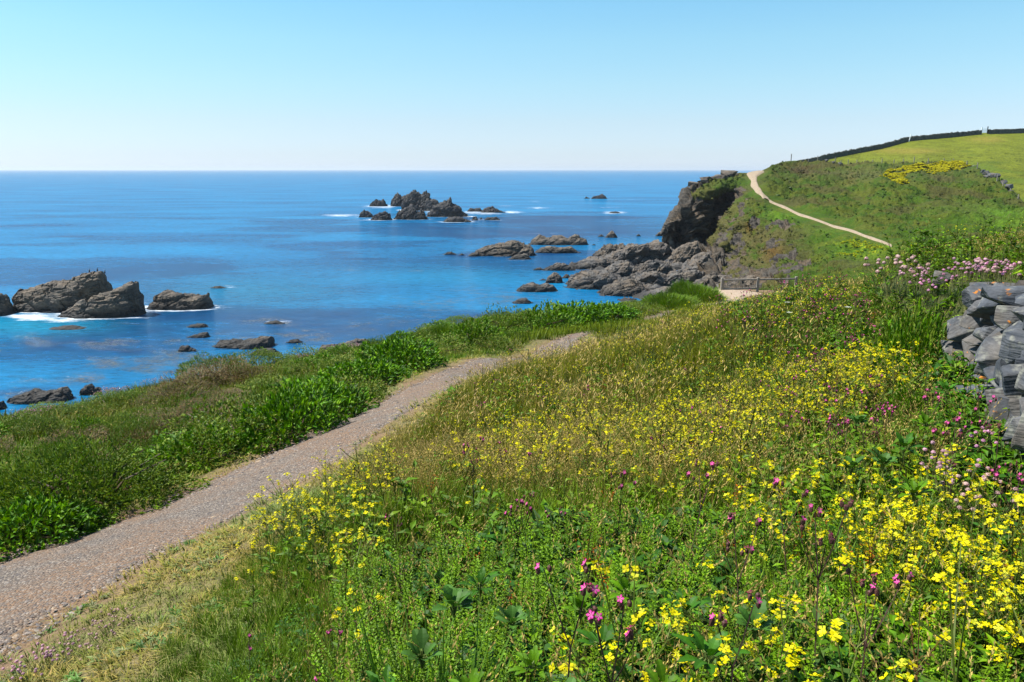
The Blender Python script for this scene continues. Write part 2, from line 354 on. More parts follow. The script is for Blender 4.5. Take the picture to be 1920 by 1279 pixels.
# ================================================================== THE HEADLAND
uL_v = [300, 352, 362, 380, 393, 405, 418, 430, 450, 470, 500, 560, 640]
uL_u = [1290, 1290, 1277, 1277, 1270, 1255, 1243, 1240, 1243, 1252, 1290, 1330, 1335]
vT_u = [1230, 1290, 1310, 1330, 1350, 1372, 1405, 1425, 1437, 1450, 1465, 1480, 1500, 1530, 1560, 1600, 1650, 1700, 1760, 1840, 1920, 2000]
vT_v = [366, 352, 344, 337, 331, 326, 324, 321, 316, 310, 305, 302, 301, 300, 294, 286, 277, 263, 256.5, 249.5, 246.5, 244]
hd = [(1240, 430, 234), (1250, 468, 239), (1262, 450, 236), (1265, 415, 228), (1262, 400, 233), (1277, 370, 240), (1290, 352, 243), (1330, 337, 250), (1372, 326, 256), (1410, 322, 258), (1285, 440, 236), (1290, 400, 229), (1285, 470, 236), (1305, 440, 228),
      (1325, 360, 238), (1330, 380, 240), (1310, 400, 234), (1325, 420, 238), (1352, 380, 249), (1360, 400, 253), (1345, 430, 248), (1330, 452, 240), (1310, 465, 226), (1385, 365, 242), (1375, 350, 244), (1345, 352, 240),
      (1420, 350, 226), (1400, 372, 222), (1378, 395, 218), (1358, 420, 210), (1345, 450, 200), (1332, 480, 186), (1330, 520, 165), (1360, 480, 184), (1380, 440, 198), (1420, 400, 206), (1445, 385, 210),
      (1400, 500, 160), (1380, 530, 145), (1440, 470, 170), (1460, 440, 180), (1500, 405, 193), (1500, 450, 165), (1500, 490, 145), (1480, 520, 130), (1560, 425, 172), (1560, 460, 152), (1560, 490, 135), (1620, 445, 152), (1620, 480, 134), (1665, 460, 140),
      (1600, 520, 112), (1500, 560, 110), (1350, 580, 115), (1400, 640, 80), (1600, 640, 72), (1900, 640, 62), (1720, 500, 112), (1920, 500, 100), (1720, 470, 132), (1900, 440, 140), (1800, 420, 158), (1700, 400, 180),
      (1600, 380, 205), (1500, 360, 226), (1450, 340, 236), (1437, 316, 262), (1465, 305, 275), (1500, 301, 284), (1560, 294, 295), (1650, 277, 312), (1760, 256, 330), (1920, 246, 345), (2000, 244, 350),
      (1500, 330, 250), (1560, 340, 240), (1700, 345, 218), (1560, 306, 275), (1650, 307, 266), (1740, 306, 256), (1830, 318, 240), (1870, 338, 220), (1895, 365, 200), (1920, 385, 184), (1990, 400, 172),
      (1800, 290, 285), (1920, 290, 280), (1920, 330, 232), (1850, 370, 195), (1780, 350, 212), (1700, 290, 285)]
hd = np.array(hd, float); D_H = TPS(hd[:, :2] / 100, hd[:, 2], .002)
NS, NTT = 640, 330
S, T = np.meshgrid(np.linspace(0, 1, NS), np.linspace(0, 1, NTT))
v0 = 640 + (352 - 640) * T; uLL = np.interp(v0, uL_v[::1], uL_u); U = uLL + S * (2010 - uLL)
VT = np.interp(U, vT_u, vT_v); V = 640 + (VT - 640) * T
Dp = D_H(U / 100, V / 100)
HP = P(U, V, Dp)
FIELD = [(1515, 304), (1540, 305.5), (1600, 309), (1740, 307), (1790, 308), (1830, 318), (1870, 338), (1895, 365), (1925, 388), (2050, 430), (2050, 200), (1500, 200)]
field = in_poly(U, V, FIELD)
CL = [(1200, 480), (1200, 380), (1290, 350), (1300, 366), (1322, 378), (1345, 370), (1372, 360), (1404, 358), (1400, 366), (1375, 385), (1352, 415), (1338, 440), (1326, 460), (1345, 470), (1352, 500), (1345, 600), (1200, 600)]
_w = np.stack([U, V], -1) / 14.
jx = (fbm(_w, 3, 21) - .5) * 16; jy = (fbm(_w, 3, 22) - .5) * 12
rock = in_poly(U + jx, V + jy, CL).astype(float)
ext = np.zeros_like(rock)
for pol in ([(1290, 352), (1330, 337), (1372, 326), (1385, 324), (1385, 329), (1340, 342), (1300, 360)], [(1330, 470), (1350, 440), (1385, 395), (1402, 372), (1410, 380), (1380, 420), (1362, 450), (1360, 500), (1330, 520)],
            [(1340, 560), (1345, 505), (1370, 490), (1400, 500), (1440, 505), (1480, 480), (1505, 482), (1495, 520), (1470, 545)], [(1420, 440), (1450, 418), (1475, 415), (1500, 425), (1480, 430), (1450, 432)], [(1425, 470), (1450, 450), (1475, 452), (1450, 475)], [(1495, 520), (1500, 488), (1530, 478), (1520, 500)], [(1350, 480), (1375, 440), (1395, 440), (1400, 470), (1380, 500)], [(1440, 500), (1455, 475), (1490, 462), (1500, 475), (1470, 492)], [(1400, 420), (1412, 405), (1425, 412), (1415, 440)]):
    ext = np.maximum(ext, in_poly(U + jx * .8, V + jy * .8, pol))
extm = ext
ns = fbm(np.stack([HP[..., 0], HP[..., 1], HP[..., 2]], -1) * .35, 4, 33)
rock = np.maximum(rock, ext * sstep(.36, .48, ns))
for _ in range(2):   # soften
    rock[1:-1, 1:-1] = (rock[1:-1, 1:-1] * 2 + rock[:-2, 1:-1] + rock[2:, 1:-1] + rock[1:-1, :-2] + rock[1:-1, 2:]) / 6
fieldf = field.astype(float)
# relief
q = HP.copy(); st = np.stack([q[..., 0] * .9 + q[..., 2] * .5, q[..., 1] * .6, q[..., 2] * 1.1 - q[..., 0] * .5], -1)
_, cv, ce = cells(st * .27, 50); _, cv2, ce2 = cells(st * np.array([.7, .7, 1.0]), 60)
big = fbm(q * .07, 3, 70) - .5
nrm = np.cross(np.gradient(HP, axis=1), np.gradient(HP, axis=0)); nrm /= np.linalg.norm(nrm, axis=-1, keepdims=True) + 1e-9
toward = -HP / np.linalg.norm(HP - np.array([0, 0, CAM_Z]), axis=-1, keepdims=True); toward[..., 2] = 0
nrm = np.where(((nrm * (np.array([0, 0, CAM_Z]) - HP)).sum(-1, keepdims=True)) < 0, -nrm, nrm)
edge_fade = np.minimum(sstep(0, .02, 1 - T), 1) * .85 + .15
dr = ((cv - .5) * 4.2 + (cv2 - .5) * 2.6) * sstep(-.01, .03, S) - .9 * np.exp(-(ce * 5) ** 2) + (ridged(st * .5, 3, 8) - .6) * 1.6
dg = (fbm(q * .16, 3, 77) - .5) * 3.4 + (1 - ridged(q * np.array([.35, .35, .5]), 3, 78)) * 1.6 + (fbm(q * 1.1, 3, 79) - .5) * .9
df = (fbm(q * .05, 2, 80) - .5) * .5
HPL = [(1425, 321.5), (1412, 326), (1410, 332), (1414, 342), (1417, 352), (1424, 362), (1436, 374), (1452, 383), (1475, 391), (1500, 404), (1530, 413), (1560, 425), (1590, 432), (1620, 443), (1645, 452), (1672, 462)]
hpd, _ = seg_dist(U, V, HPL); hpf = sstep(8, 22, np.abs(hpd)); rock = rock * hpf
clm = np.maximum(in_poly(U + jx, V + jy, CL), .42)
disp = hpf * (rock * clm * dr + (1 - rock) * np.where(field, df, dg)) * edge_fade
HP = HP + nrm * disp[..., None]
# the far side of the ridge and the seaward side of the cliff
rows = [HP]
for dy, dz in ((4, -.8), (14, -4), (45, -16), (120, -40)):
    rr_ = HP[-1:].copy(); rr_[..., 1] += dy; rr_[..., 2] += dz; rr_[..., 0] += dy * .1; rows.append(rr_)
HP2 = np.concatenate(rows, 0)
cols_ = []
for dx, dy in ((40, 150), (14, 60), (5, 25), (1.5, 10), (.2, 3)):
    cc_ = HP2[:, :1].copy(); cc_[..., 0] += dx + (fbm(cc_ * .1 + dx, 3, 5) - .5) * 4; cc_[..., 1] += dy; cc_[..., 2] -= .02 * dy; cols_.append(cc_)
HP3 = np.concatenate(cols_ + [HP2], 1)
pad = lambda a, fill=None: np.pad(a, ((0, 4), (5, 0)), 'edge')
HROCK = pad(rock); HROCK[:, :5] = 1
# colour zones
qq = HP3; Un, Vn = pad(U), pad(V)
h1 = fbm(qq * .09, 4, 101); h2 = fbm(qq * .4, 4, 102); h3 = fbm(qq * 1.6, 3, 103)
green = np.array([.048, .088, .012]); olive = np.array([.085, .098, .022]); heath = np.array([.075, .065, .04]); bright = np.array([.085, .17, .016]); brown = np.array([.095, .08, .05])
C = green + (olive - green) * sstep(.38, .62, h2)[..., None]
C = C + (heath - C) * (sstep(.5, .66, h1 + (330 - Vn) * .0012 * (Vn < 345)))[..., None] * .8
lowleft = sstep(1500, 1440, Un) * sstep(400, 440, Vn) + .6 * sstep(1420, 1380, Un)
C = C + (brown - C) * np.clip(lowleft * sstep(.25, .5, h2), 0, .92)[..., None]
def blot(u, v, ru, rv, p=1): return np.exp(-(((Un - u) / ru) ** 2 + ((Vn - v) / rv) ** 2) ** p) * sstep(.2, .55, h3 * .5 + h2 * .5)
for (u, v, ru, rv, cc, a) in ((1880, 410, 60, 18, bright, .9), (1800, 400, 70, 12, bright, .5), (1620, 475, 60, 20, bright, .95), (1470, 410, 30, 10, bright, .8), (1380, 345, 45, 12, green, .9), (1545, 435, 40, 10, bright, .5), (1450, 475, 20, 18, np.array([.16, .06, .03]), .5), (1410, 430, 8, 10, np.array([.2, .09, .02]), .8), (1595, 335, 10, 14, np.array([.2, .15, .09]), .7), (1640, 330, 200, 14, np.array([.09, .085, .07]), .6),
                            (1500, 318, 40, 14, np.array([.075, .05, .045]), .9), (1300, 385, 16, 10, green, .9)):
    C = C + (cc - C) * np.clip(blot(u, v, ru, rv) * a, 0, 1)[..., None]
for (u, v, ru, rv) in ((1620, 465, 50, 4), (1600, 485, 40, 3), (1640, 480, 25, 3)):
    C = C + (np.array([.4, .4, .03]) - C) * np.clip(blot(u, v, ru, rv) * .8 * (h3 > .5), 0, 1)[..., None]
fc = np.array([.15, .175, .024]); fcol = fc * (0.6 + .8 * fbm(qq * .35, 4, 110))[..., None] * (1 - .45 * sstep(.6, .7, fbm(qq * np.array([.5, .9, .9]), 3, 112)) * sstep(250, 300, Vn))[..., None]
fcol = fcol + (np.array([.25, .2, .06]) - fcol) * np.clip(blot(1700, 283, 60, 5) + blot(1850, 262, 30, 5), 0, .6)[..., None]
fcol = fcol + (np.array([.11, .16, .025]) - fcol) * np.clip(.8 * sstep(.5, .62, h1) * sstep(300, 312, Vn), 0, 1)[..., None]
fcol = fcol + (np.array([.07, .11, .02]) - fcol) * (np.clip(blot(1810, 284, 14, 2.0) + blot(1822, 291, 10, 1.6) + blot(1860, 305, 30, 3), 0, 1) * .8)[..., None]
C = C * np.array([.95, 1.02, .5]); fcol = fcol * np.array([1, 1, .6])
C = np.where(pad(field)[..., None], fcol, C)
me = mesh_np('hill', HP3.reshape(-1, 3), grid_faces(*HP3.shape[:2]), cols=C.reshape(-1, 3), smooth=True, attrs={'rock': HROCK.ravel()})
b = NB('hill_cover'); p = b.pos(); cc = b.attr('Col', 'Color')
turf = b.mix(1.0, cc, b.ramp(b.noise(1.6, 6, .75, p), [(.3, .55), (.5, .95), (.72, 1.5)]), 'MULTIPLY')
stp = b.map(p, (.25, .25, 1.3), (.3, .55, .2)); k1 = b.noise(.8, 7, .68, stp, .8); k2 = b.noise(.22, 5, .6, p); k3 = b.noise(3, 5, .7, p)
rk = b.mix(b.ramp(k1, [(.36, 0), (.56, 1)]), (.03, .028, .026), (.1, .088, .072)); rk = b.mix(b.ramp(k2, [(.48, 0), (.64, .8)]), rk, (.15, .11, .07))
rk = b.mix(1.0, rk, b.ramp(k3, [(.3, .55), (.7, 1.35)]), 'MULTIPLY')
rm = b.ramp(b.math('ADD', b.attr('rock'), b.math('MULTIPLY', b.math('SUBTRACT', b.noise(1.2, 5, .7, p), .5), .9)), [(.42, 0), (.58, 1)])
b.l(b.mix(rm, turf, rk), b.b.inputs['Base Color']); b.b.inputs['Roughness'].default_value = .92; b.b.inputs['Specular IOR Level'].default_value = .12
b.l(b.bump(b.math('ADD', b.math('MULTIPLY', k1, 1.4), b.math('ADD', b.noise(1.6, 6, .75, p), b.math('MULTIPLY', k3, .4))), .8, .8), b.b.inputs['Normal'])
me.materials.append(b.m); tag(link('hill', me), kind='structure')
def hill_at(u, v):
    """world point of the hill surface at a photo pixel (nearest mesh vertex)"""
    k = np.argmin((U - u) ** 2 + (V - v) ** 2); return HP.reshape(-1, 3)[k]

# the trodden path up the headland, laid on the hill as real ribbon
HPATH = [(1425, 321.5, 12), (1412, 326, 15), (1410, 332, 8), (1414, 342, 7), (1417, 352, 8), (1424, 362, 7), (1436, 374, 6), (1452, 383, 5), (1475, 391, 4.5), (1500, 404, 4.5), (1530, 413, 3.5), (1560, 425, 4.5), (1590, 432, 3.0), (1620, 443, 4.5), (1645, 452, 3.5), (1672, 462, 3)]
hp = np.array([(u, v, w_) for u, v, w_ in HPATH], float)
tt = np.linspace(0, len(hp) - 1, 150); hu = np.interp(tt, range(len(hp)), hp[:, 0]); hv = np.interp(tt, range(len(hp)), hp[:, 1]); hw_ = np.interp(tt, range(len(hp)), hp[:, 2])
hu = hu + (vnoise(np.stack([tt * 1.6, tt * 0], -1), 4) - .5) * 3; hw_ = hw_ * (.7 + .7 * vnoise(np.stack([tt * 2.2, tt * 0], -1), 8))
pts = []
for u, v, w_ in zip(hu, hv, hw_):
    row = []
    for s in np.linspace(-1, 1, 7):
        du, dv = (s * w_, 0) if v < 375 else (s * w_ * .4, s * w_ * .62)
        vv = max(v + dv, np.interp(u + du, vT_u, vT_v)); row.append(P(u + du, vv, float(D_H(np.array([(u + du) / 100]), np.array([vv / 100]))[0])))
    pts.append(row)
pts = np.array(pts)
for _ in range(3): pts[1:-1] = (pts[1:-1] * 2 + pts[:-2] + pts[2:]) / 4
pts[..., 2] += .3; pts[:, 0, 2] -= 1.0; pts[:, -1, 2] -= 1.0
b = NB('trodden_earth'); b.l(b.mix(b.ramp(b.noise(1.2, 5, .7), [(.35, 0), (.65, 1)]), (.22, .165, .105), (.32, .25, .17)), b.b.inputs['Base Color']); b.b.inputs['Roughness'].default_value = .95; b.l(b.bump(b.noise(3, 5), .6, .3), b.b.inputs['Normal']); M_EARTH = b.m
tag(link('headland_path', mesh_np('headland_path', pts.reshape(-1, 3), grid_faces(*pts.shape[:2]), M_EARTH, smooth=True)), kind='structure')

# ================================================================== THE ROCKS IN THE SEA
ROCKS_XY = []     # (x, y, rx, ry, foam strength) used by the foam on the water
def rock_thing(name, u0, u1, vb, prof, mat, label, cat='rock', group=None, depth=.55, seed=0, rough=1.0, foam=.5, lean=0, z0=0.0, res=1.0):
    """a rock standing in the water: front waterline at pixel row vb between columns u0..u1, crest heights prof [(u, v)...]; its own size and thickness in metres"""
    L = sea_pt(u0, vb, z0); Rr = sea_pt(u1, vb, z0); W = np.linalg.norm(Rr - L); Yc = L[1]; mpp = W / (u1 - u0)
    dep = W * depth
    nx = int(np.clip((u1 - u0) * .8 * res, 14, 200)); na = int(np.clip(nx * .6, 12, 90))
    s = np.linspace(0, 1, nx); uu = u0 + (u1 - u0) * s
    pu = [u0] + [a for a, _ in prof] + [u1]; pv = [vb] + [b_ for _, b_ in prof] + [vb]
    yc = Yc + dep * .5
    # crest height in metres: the crest stands at the middle depth of the rock
    hv_ = np.interp(uu, pu, pv)
    cz = (639.5 - hv_) / 1440.; zr = (cz * cp - sp) / (cp + cz * sp)
    hh = np.maximum(CAM_Z + zr * yc - z0, .02 * W)
    env = np.clip(np.sin(np.pi * np.clip(s, .0, 1)) ** .42, 0.0, 1)
    hh = np.minimum(hh, hh) * sstep(-.02, .06, s) * sstep(1.02, .94, s)
    dd = dep * .5 * (.25 + .75 * env)
    th = np.linspace(-.18, 1.18, na) * np.pi
    C_, S_ = np.cos(th), np.sin(th)
    X = np.repeat(((s - .5) * W)[:, None], na, 1)
    sy = np.sign(C_) * np.abs(C_) ** .75; sz = np.where(S_ >= 0, np.abs(S_) ** .85, -np.abs(S_) * 1.6)
    Yl = -dd[:, None] * sy[None] ; Z = np.where(sz >= 0, sz[None] * hh[:, None], sz[None] * np.maximum(hh[:, None] * .6, .12 * W))
    Yl = Yl + (lean * Z)
    xw = (u0 + (u1 - u0) * s - 960) / 1440.
    p = np.stack([X, Yl, Z], -1)
    k = 6.0 / max(W ** .75, .5) / 1.6
    a_ = .35 + .25 * math.sin(seed)
    q = p @ np.array([[math.cos(a_), 0, math.sin(a_)], [0, 1, 0], [-math.sin(a_), 0, math.cos(a_)]]).T + seed * 13.7
    q = q * np.array([.6, 1, 1.5])
    _, v1, e1 = cells(q * k * .55, seed); _, v2, e2 = cells(q * k * 1.5, seed + 5)
    n3 = ridged(q * k * 1.1, 4, seed) - .6
    hm = np.minimum(np.median(hh), W * .3)
    am = hm * .34 * rough
    d = (v1 - .5) * am * 1.25 + (v2 - .5) * am * .5 + n3 * am * .9 - np.exp(-(e1 * 6) ** 2) * am * .45
    if res > .9:
        _, v3, e3 = cells(q * k * 3.5, seed + 9); d = d + (v3 - .5) * am * .2
    nr = np.stack([(s[:, None] - .5) * .5 + 0 * Z, -sy[None] * np.ones_like(Z) * .8, np.clip(sz, 0, 1)[None] * np.ones_like(Z) * .9], -1)
    nr /= np.linalg.norm(nr, axis=-1, keepdims=True) + 1e-6
    p = p + nr * (d * sstep(0, .04, s)[:, None] ** .5 * sstep(1, .96, s)[:, None] ** .5)[..., None]
    p[..., 2] += (vnoise(q * k * 4, seed + 3) - .5) * am * .25
    base = (L + Rr) / 2; base = np.array([base[0] * yc / Yc, yc, z0])
    p[..., 0] *= yc / Yc
    me = mesh_np(name, p.reshape(-1, 3), grid_faces(nx, na), mat, smooth=False)
    o = link(name, me, None, base); tag(o, label, cat, group)
    ROCKS_XY.append((base[0], base[1], W * .5, dd.max(), foam, Yc)); return o
GS = 'rocks standing off the shore'
rock_thing('sea_stack', -60, 26, 594, [(-40, 560), (-10, 545), (5, 552), (14, 565), (20, 580)], M_ROCK, 'dark rock cut off by the frame beside the big slanting sea stack', 'sea stack', GS, .7, 3, .55, .9)
rock_thing('sea_stack', 27, 214, 586, [(32, 572), (45, 550), (58, 540), (90, 531), (110, 528), (150, 524), (165, 515), (185, 508), (200, 506), (211, 506), (213, 530), (213, 545)], M_ROCK, 'biggest slanting brown sea stack with a pale top where birds perch', 'sea stack', GS, .5, 4, .55, 1.0, -.15)
rock_thing('sea_stack', 118, 269, 597, [(140, 580), (165, 565), (190, 550), (215, 548), (235, 540), (247, 534), (262, 530), (267, 540), (268, 560)], M_ROCK, 'lower brown rock leaning against the front of the big slanting stack', 'sea stack', GS, .5, 5, .55, 1.0)
rock_thing('sea_rock', 277, 398, 582, [(290, 568), (303, 552), (315, 547), (335, 550), (352, 549), (370, 553), (388, 551), (396, 557)], M_ROCK, 'long low brown rock alone to the right of the slanting stacks', 'rock', GS, .5, 6, .6, .9)
# reef out at sea
RF = 'dark jagged rocks of the offshore reef'
rf = [(693, 727, 387, [(697, 381), (706, 374), (714, 376), (719, 373), (724, 380)], 'small twin-humped reef rock with surf at its foot', .5),
      (732, 775, 387, [(735, 377), (742, 367), (748, 365), (756, 370), (765, 366)], 'rounded dark rock joined to the left flank of the jagged reef peak', .7),
      (752, 812, 395, [(757, 376), (763, 365), (769, 362), (775, 356), (782, 359), (788, 364), (791, 367), (795, 362), (800, 359), (805, 362), (808, 370)], 'tallest jagged dark peak in the middle of the offshore reef', .7),
      (795, 832, 396, [(800, 375), (812, 372), (818, 374), (824, 382)], 'dark shoulder rock below the right side of the reef peak', .8),
      (800, 882, 407, [(808, 396), (818, 388), (828, 384), (836, 381), (845, 372), (849, 381), (858, 387), (866, 394), (875, 400)], 'broad reef rock with a pointed tooth on its crest', .5),
      (672, 703, 408, [(676, 401), (684, 394), (692, 396), (699, 403)], 'small reef rock farthest toward the open sea end of the front row', .6),
      (695, 736, 413, [(703, 405), (712, 398), (722, 396), (729, 399), (734, 407)], 'pyramid reef rock in front beside a strip of white foam', .6),
      (738, 802, 412, [(744, 402), (751, 394), (762, 389), (775, 391), (785, 396), (791, 392), (796, 400)], 'wide front reef rock with brown top below the jagged peak', .5),
      (830, 884, 417, [(840, 409), (852, 407), (862, 406), (872, 410), (879, 414)], 'low flat reef rock in the foreground of the reef', .5),
      (884, 897, 413, [(888, 406), (893, 407)], 'little knob of rock beside the low flat reef rock', .6),
      (899, 905, 411, [(902, 407)], 'tiny pointed rock tip between two low reef rocks', .6),
      (907, 938, 413, [(914, 408), (925, 407), (931, 406), (935, 409)], 'low grey rock at the near end of the reef', .4),
      (876, 906, 397, [(882, 391), (893, 390), (900, 391)], 'low dark rock with surf behind the end of the reef', .5),
      (900, 948, 399, [(908, 391), (916, 388), (924, 387), (932, 392), (940, 396)], 'humped dark rock ringed by surf at the end of the reef', .5)]
for i, (a, b_, vb, pr, lab, dpt) in enumerate(rf): rock_thing('reef_rock', a, b_, vb, pr, M_REEF, lab, 'rock', RF, dpt, 20 + i, .85, .9, res=2.0)
rock_thing('reef_rock', 1108, 1139, 373, [(1114, 368), (1122, 366), (1130, 365), (1136, 369)], M_REEF, 'lone distant dark rock humped near the horizon', 'rock', 'far rocks near the horizon', .5, 41, 1, .6, res=2)
rock_thing('reef_rock', 1095, 1107, 372.5, [(1099, 369), (1103, 370)], M_REEF, 'tiny distant rock just seaward of the humped far rock', 'rock', 'far rocks near the horizon', .5, 42, 1, .6, res=2)
rock_thing('reef_rock', 1140, 1165, 400, [(1146, 397), (1155, 396.5), (1160, 398)], M_REEF, 'half-awash far rock in a patch of white surf', 'rock', 'far rocks near the horizon', .5, 43, 1, .9, res=2)
# middle reefs
MR = 'brown ledges in the middle water'
mr = [(885, 1005, 481, [(895, 470), (910, 464), (925, 459), (945, 455), (960, 450), (972, 452), (985, 458), (998, 468)], 'large brown ledge rising from the middle water before the cove', .5),
      (950, 1000, 487, [(965, 478), (980, 476), (990, 479)], 'low brown slab in front of the large middle ledge', .45),
      (990, 1103, 460, [(1002, 448), (1012, 442), (1030, 446), (1050, 444), (1065, 446), (1078, 439), (1088, 445), (1099, 449)], 'long dark brown ledge farther out behind the large middle ledge', .4),
      (1003, 1090, 475, [(1015, 467), (1030, 463), (1050, 465), (1070, 463)], 'low straggling ledge between the two big middle ledges', .35),
      (831, 856, 478, [(838, 473), (846, 472)], 'pair of small humps at the seaward tip of the middle ledge', .5),
      (858, 873, 479, [(866, 475)], 'tiny awash knob beside the seaward tip of the middle ledge', .5),
      (876, 905, 481, [(885, 474), (896, 474)], 'low rock joining the small knobs to the middle ledge', .5),
      (1120, 1134, 444, [(1127, 439)], 'small dot of rock out beyond the ledges', .6), (1133, 1158, 446, [(1140, 438), (1147, 434), (1153, 438)], 'small peaked rock off the cliff foot', .6),
      (1192, 1202, 443, [(1197, 438)], 'small round rock alone close to the cliff', .6), (1228, 1246, 443, [(1234, 436), (1241, 432)], 'rock half hidden behind the foot of the cliff', .6),
      (1109, 1118, 460, [(1113, 457)], 'tiny rock off the landward end of the long ledge', .6), (1110, 1131, 480, [(1116, 472), (1124, 468), (1129, 472)], 'dark knobbly rock off the boulder shore', .6),
      (999, 1022, 507, [(1006, 502), (1013, 501)], 'small black rock alone in calm water', .5),
      (1022, 1056, 531, [(1028, 519), (1038, 512), (1048, 514), (1053, 522)], 'rounded grey boulder in the shallows off the shore', .6),
      (968, 1046, 548, [(975, 538), (988, 530), (1000, 528), (1012, 534), (1025, 530), (1036, 536), (1042, 542)], 'wide low grey rock in the shallows nearest the green bank', .5),
      (1010, 1028, 526, [(1018, 522)], 'small flat stone by the rounded grey boulder', .5), (1052, 1070, 522, [(1060, 514), (1066, 515)], 'pale small rock between boulder and shore', .5),
      (1015, 1080, 508, [(1030, 500), (1045, 492), (1060, 494), (1072, 500)], 'pale grey ledge tapering into the water', .4)]
for i, (a, b_, vb, pr, lab, dpt) in enumerate(mr): rock_thing('shore_rock', a, b_, vb, pr, M_ROCK if i < 9 else M_SHORE, lab, 'rock', MR, dpt, 60 + i, .8, .35, res=1.3)
# the boulder shore below the headland
BS = 'big boulders of the cove shore'
bs = [(1110, 1180, 487, [(1120, 470), (1135, 462), (1150, 464), (1165, 458), (1175, 470)], 'dark jagged block at the seaward edge of the boulder shore'),
      (1125, 1225, 500, [(1140, 486), (1160, 470), (1180, 462), (1195, 458), (1210, 462), (1218, 475)], 'grey blocks with a dark cleft along the far edge of the boulder shore'),
      (1065, 1160, 505, [(1080, 494), (1095, 487), (1110, 482), (1130, 480), (1150, 488)], 'pale sloping slab running down into the sea'),
      (1180, 1275, 498, [(1195, 480), (1212, 466), (1232, 460), (1247, 455), (1262, 470)], 'grey boulder mass touching the foot of the dark cliff'),
      (1120, 1200, 520, [(1135, 505), (1150, 495), (1170, 490), (1188, 500)], 'brown blocky boulder in the middle of the shore'),
      (1180, 1262, 522, [(1195, 505), (1210, 490), (1230, 484), (1250, 495)], 'grey tilted boulder with a black shaded face'),
      (1238, 1318, 505, [(1250, 488), (1268, 470), (1285, 460), (1300, 455), (1310, 470)], 'dark block below the overhang of the cliff'),
      (1270, 1345, 518, [(1285, 498), (1300, 484), (1318, 476), (1332, 480)], 'grey ridge of rock leading up to the cliff cleft'),
      (1055, 1185, 543, [(1062, 530), (1080, 512), (1100, 508), (1130, 512), (1155, 518), (1175, 528)], 'large flat brown ledge nearest the water'),
      (1120, 1220, 556, [(1135, 538), (1155, 528), (1180, 524), (1200, 532)], 'dark wet rock under the lip of the brown ledge'),
      (1170, 1270, 545, [(1185, 525), (1205, 512), (1225, 508), (1250, 520)], 'tan and grey broken boulder behind the grass bank'),
      (1235, 1330, 545, [(1250, 522), (1275, 508), (1300, 502), (1320, 515)], 'smooth pale grey slab sloping toward the gate'),
      (1290, 1375, 560, [(1300, 535), (1320, 520), (1345, 512), (1362, 530)], 'dark streaked rock just seaward of the gate'),
      (1200, 1300, 565, [(1220, 548), (1250, 540), (1280, 542)], 'low dark rock at the edge of the green bank'),
      (1345, 1440, 575, [(1360, 540), (1380, 525), (1405, 520), (1425, 535)], 'shadowed boulder seen behind the gate'),
      (1410, 1500, 570, [(1425, 535), (1445, 520), (1470, 525), (1488, 540)], 'tan boulder behind the long rail of the gate')]
for i, (a, b_, vb, pr, lab) in enumerate(bs): rock_thing('boulder', a, b_, vb, pr, M_SHORE if i not in (0, 6, 9, 12, 14) else M_ROCK, lab, 'boulder', BS, .75, 90 + i, .85, .2, res=1.4)
# near shore
NR = 'half-awash rocks near the bank'
nr_ = [(95, 160, 619, [(110, 613), (130, 611), (145, 613)], 'row of dark weedy rock just breaking the surface near the stacks'), (350, 390, 615, [(358, 609), (375, 607), (385, 608)], 'flat tan rock skimming the surface'),
      (351, 394, 634, [(362, 628), (380, 624), (389, 625)], 'thin dark rock blade level with the water'), (333, 372, 660, [(340, 650), (352, 648), (362, 655)], 'small dark rock with yellow weed'),
      (400, 515, 655, [(410, 640), (430, 637), (450, 640), (470, 636), (495, 632), (508, 633)], 'long black rock lying low in the near water'), (466, 525, 667, [(475, 658), (500, 654), (515, 655)], 'weed-covered yellowish rock by the bank'),
      (536, 570, 644, [(545, 636), (558, 635)], 'small black rock beyond the long low one'), (590, 705, 668, [(605, 650), (625, 645), (650, 638), (670, 635), (690, 637), (698, 645)], 'broad brown rock showing above the green bank'),
      (20, 135, 758, [(30, 742), (45, 735), (62, 732), (80, 740), (100, 735), (120, 730), (130, 738)], 'dark shelf of rock at the foot of the bank'), (150, 192, 742, [(158, 727), (172, 722), (186, 726)], 'rounded dark boulder at the foot of the bank'),
      (-40, 14, 770, [(-20, 750), (5, 753)], 'dark rock cut by the frame at the foot of the bank'), (395, 425, 541, [(402, 537), (412, 536)], 'small tan rock far beyond the near shallows'), (495, 535, 608, [(505, 603), (518, 601)], 'tan rock with a streak of white surf'),
      (960, 1000, 570, [(970, 562), (985, 560)], 'brown rock tip peeping over the bushes')]
for i, (a, b_, vb, pr, lab) in enumerate(nr_): rock_thing('shore_rock', a, b_, vb, pr, M_ROCK, lab, 'rock', NR, .5, 130 + i, 1.0, .3, res=1.2)

# low rock shelf that the boulders stand on (part of the terrain)
sx_, sy_ = np.meshgrid(np.linspace(0, 62, 260), np.linspace(96, 240, 300))
pu, pv, _f = proj(np.stack([sx_, sy_, 0 * sx_], -1))
SH = [(1060, 500), (1110, 488), (1130, 466), (1180, 458), (1240, 455), (1330, 440), (1420, 470), (1500, 520), (1520, 600), (1340, 600), (1200, 580), (1130, 556), (1075, 545), (1055, 530), (1090, 515)]
ins = in_poly(pu, pv, SH).astype(float)
for _ in range(7): ins[1:-1, 1:-1] = (ins[1:-1, 1:-1] * 2 + ins[:-2, 1:-1] + ins[2:, 1:-1] + ins[1:-1, :-2] + ins[1:-1, 2:]) / 6
q = np.stack([sx_, sy_, 0 * sx_], -1); _, a1, e1 = cells(q * np.array([.13, .1, 1]), 7); _, a2, e2 = cells(q * np.array([.4, .3, 1]), 8); _, a3, e3 = cells(q * 1.0, 9)
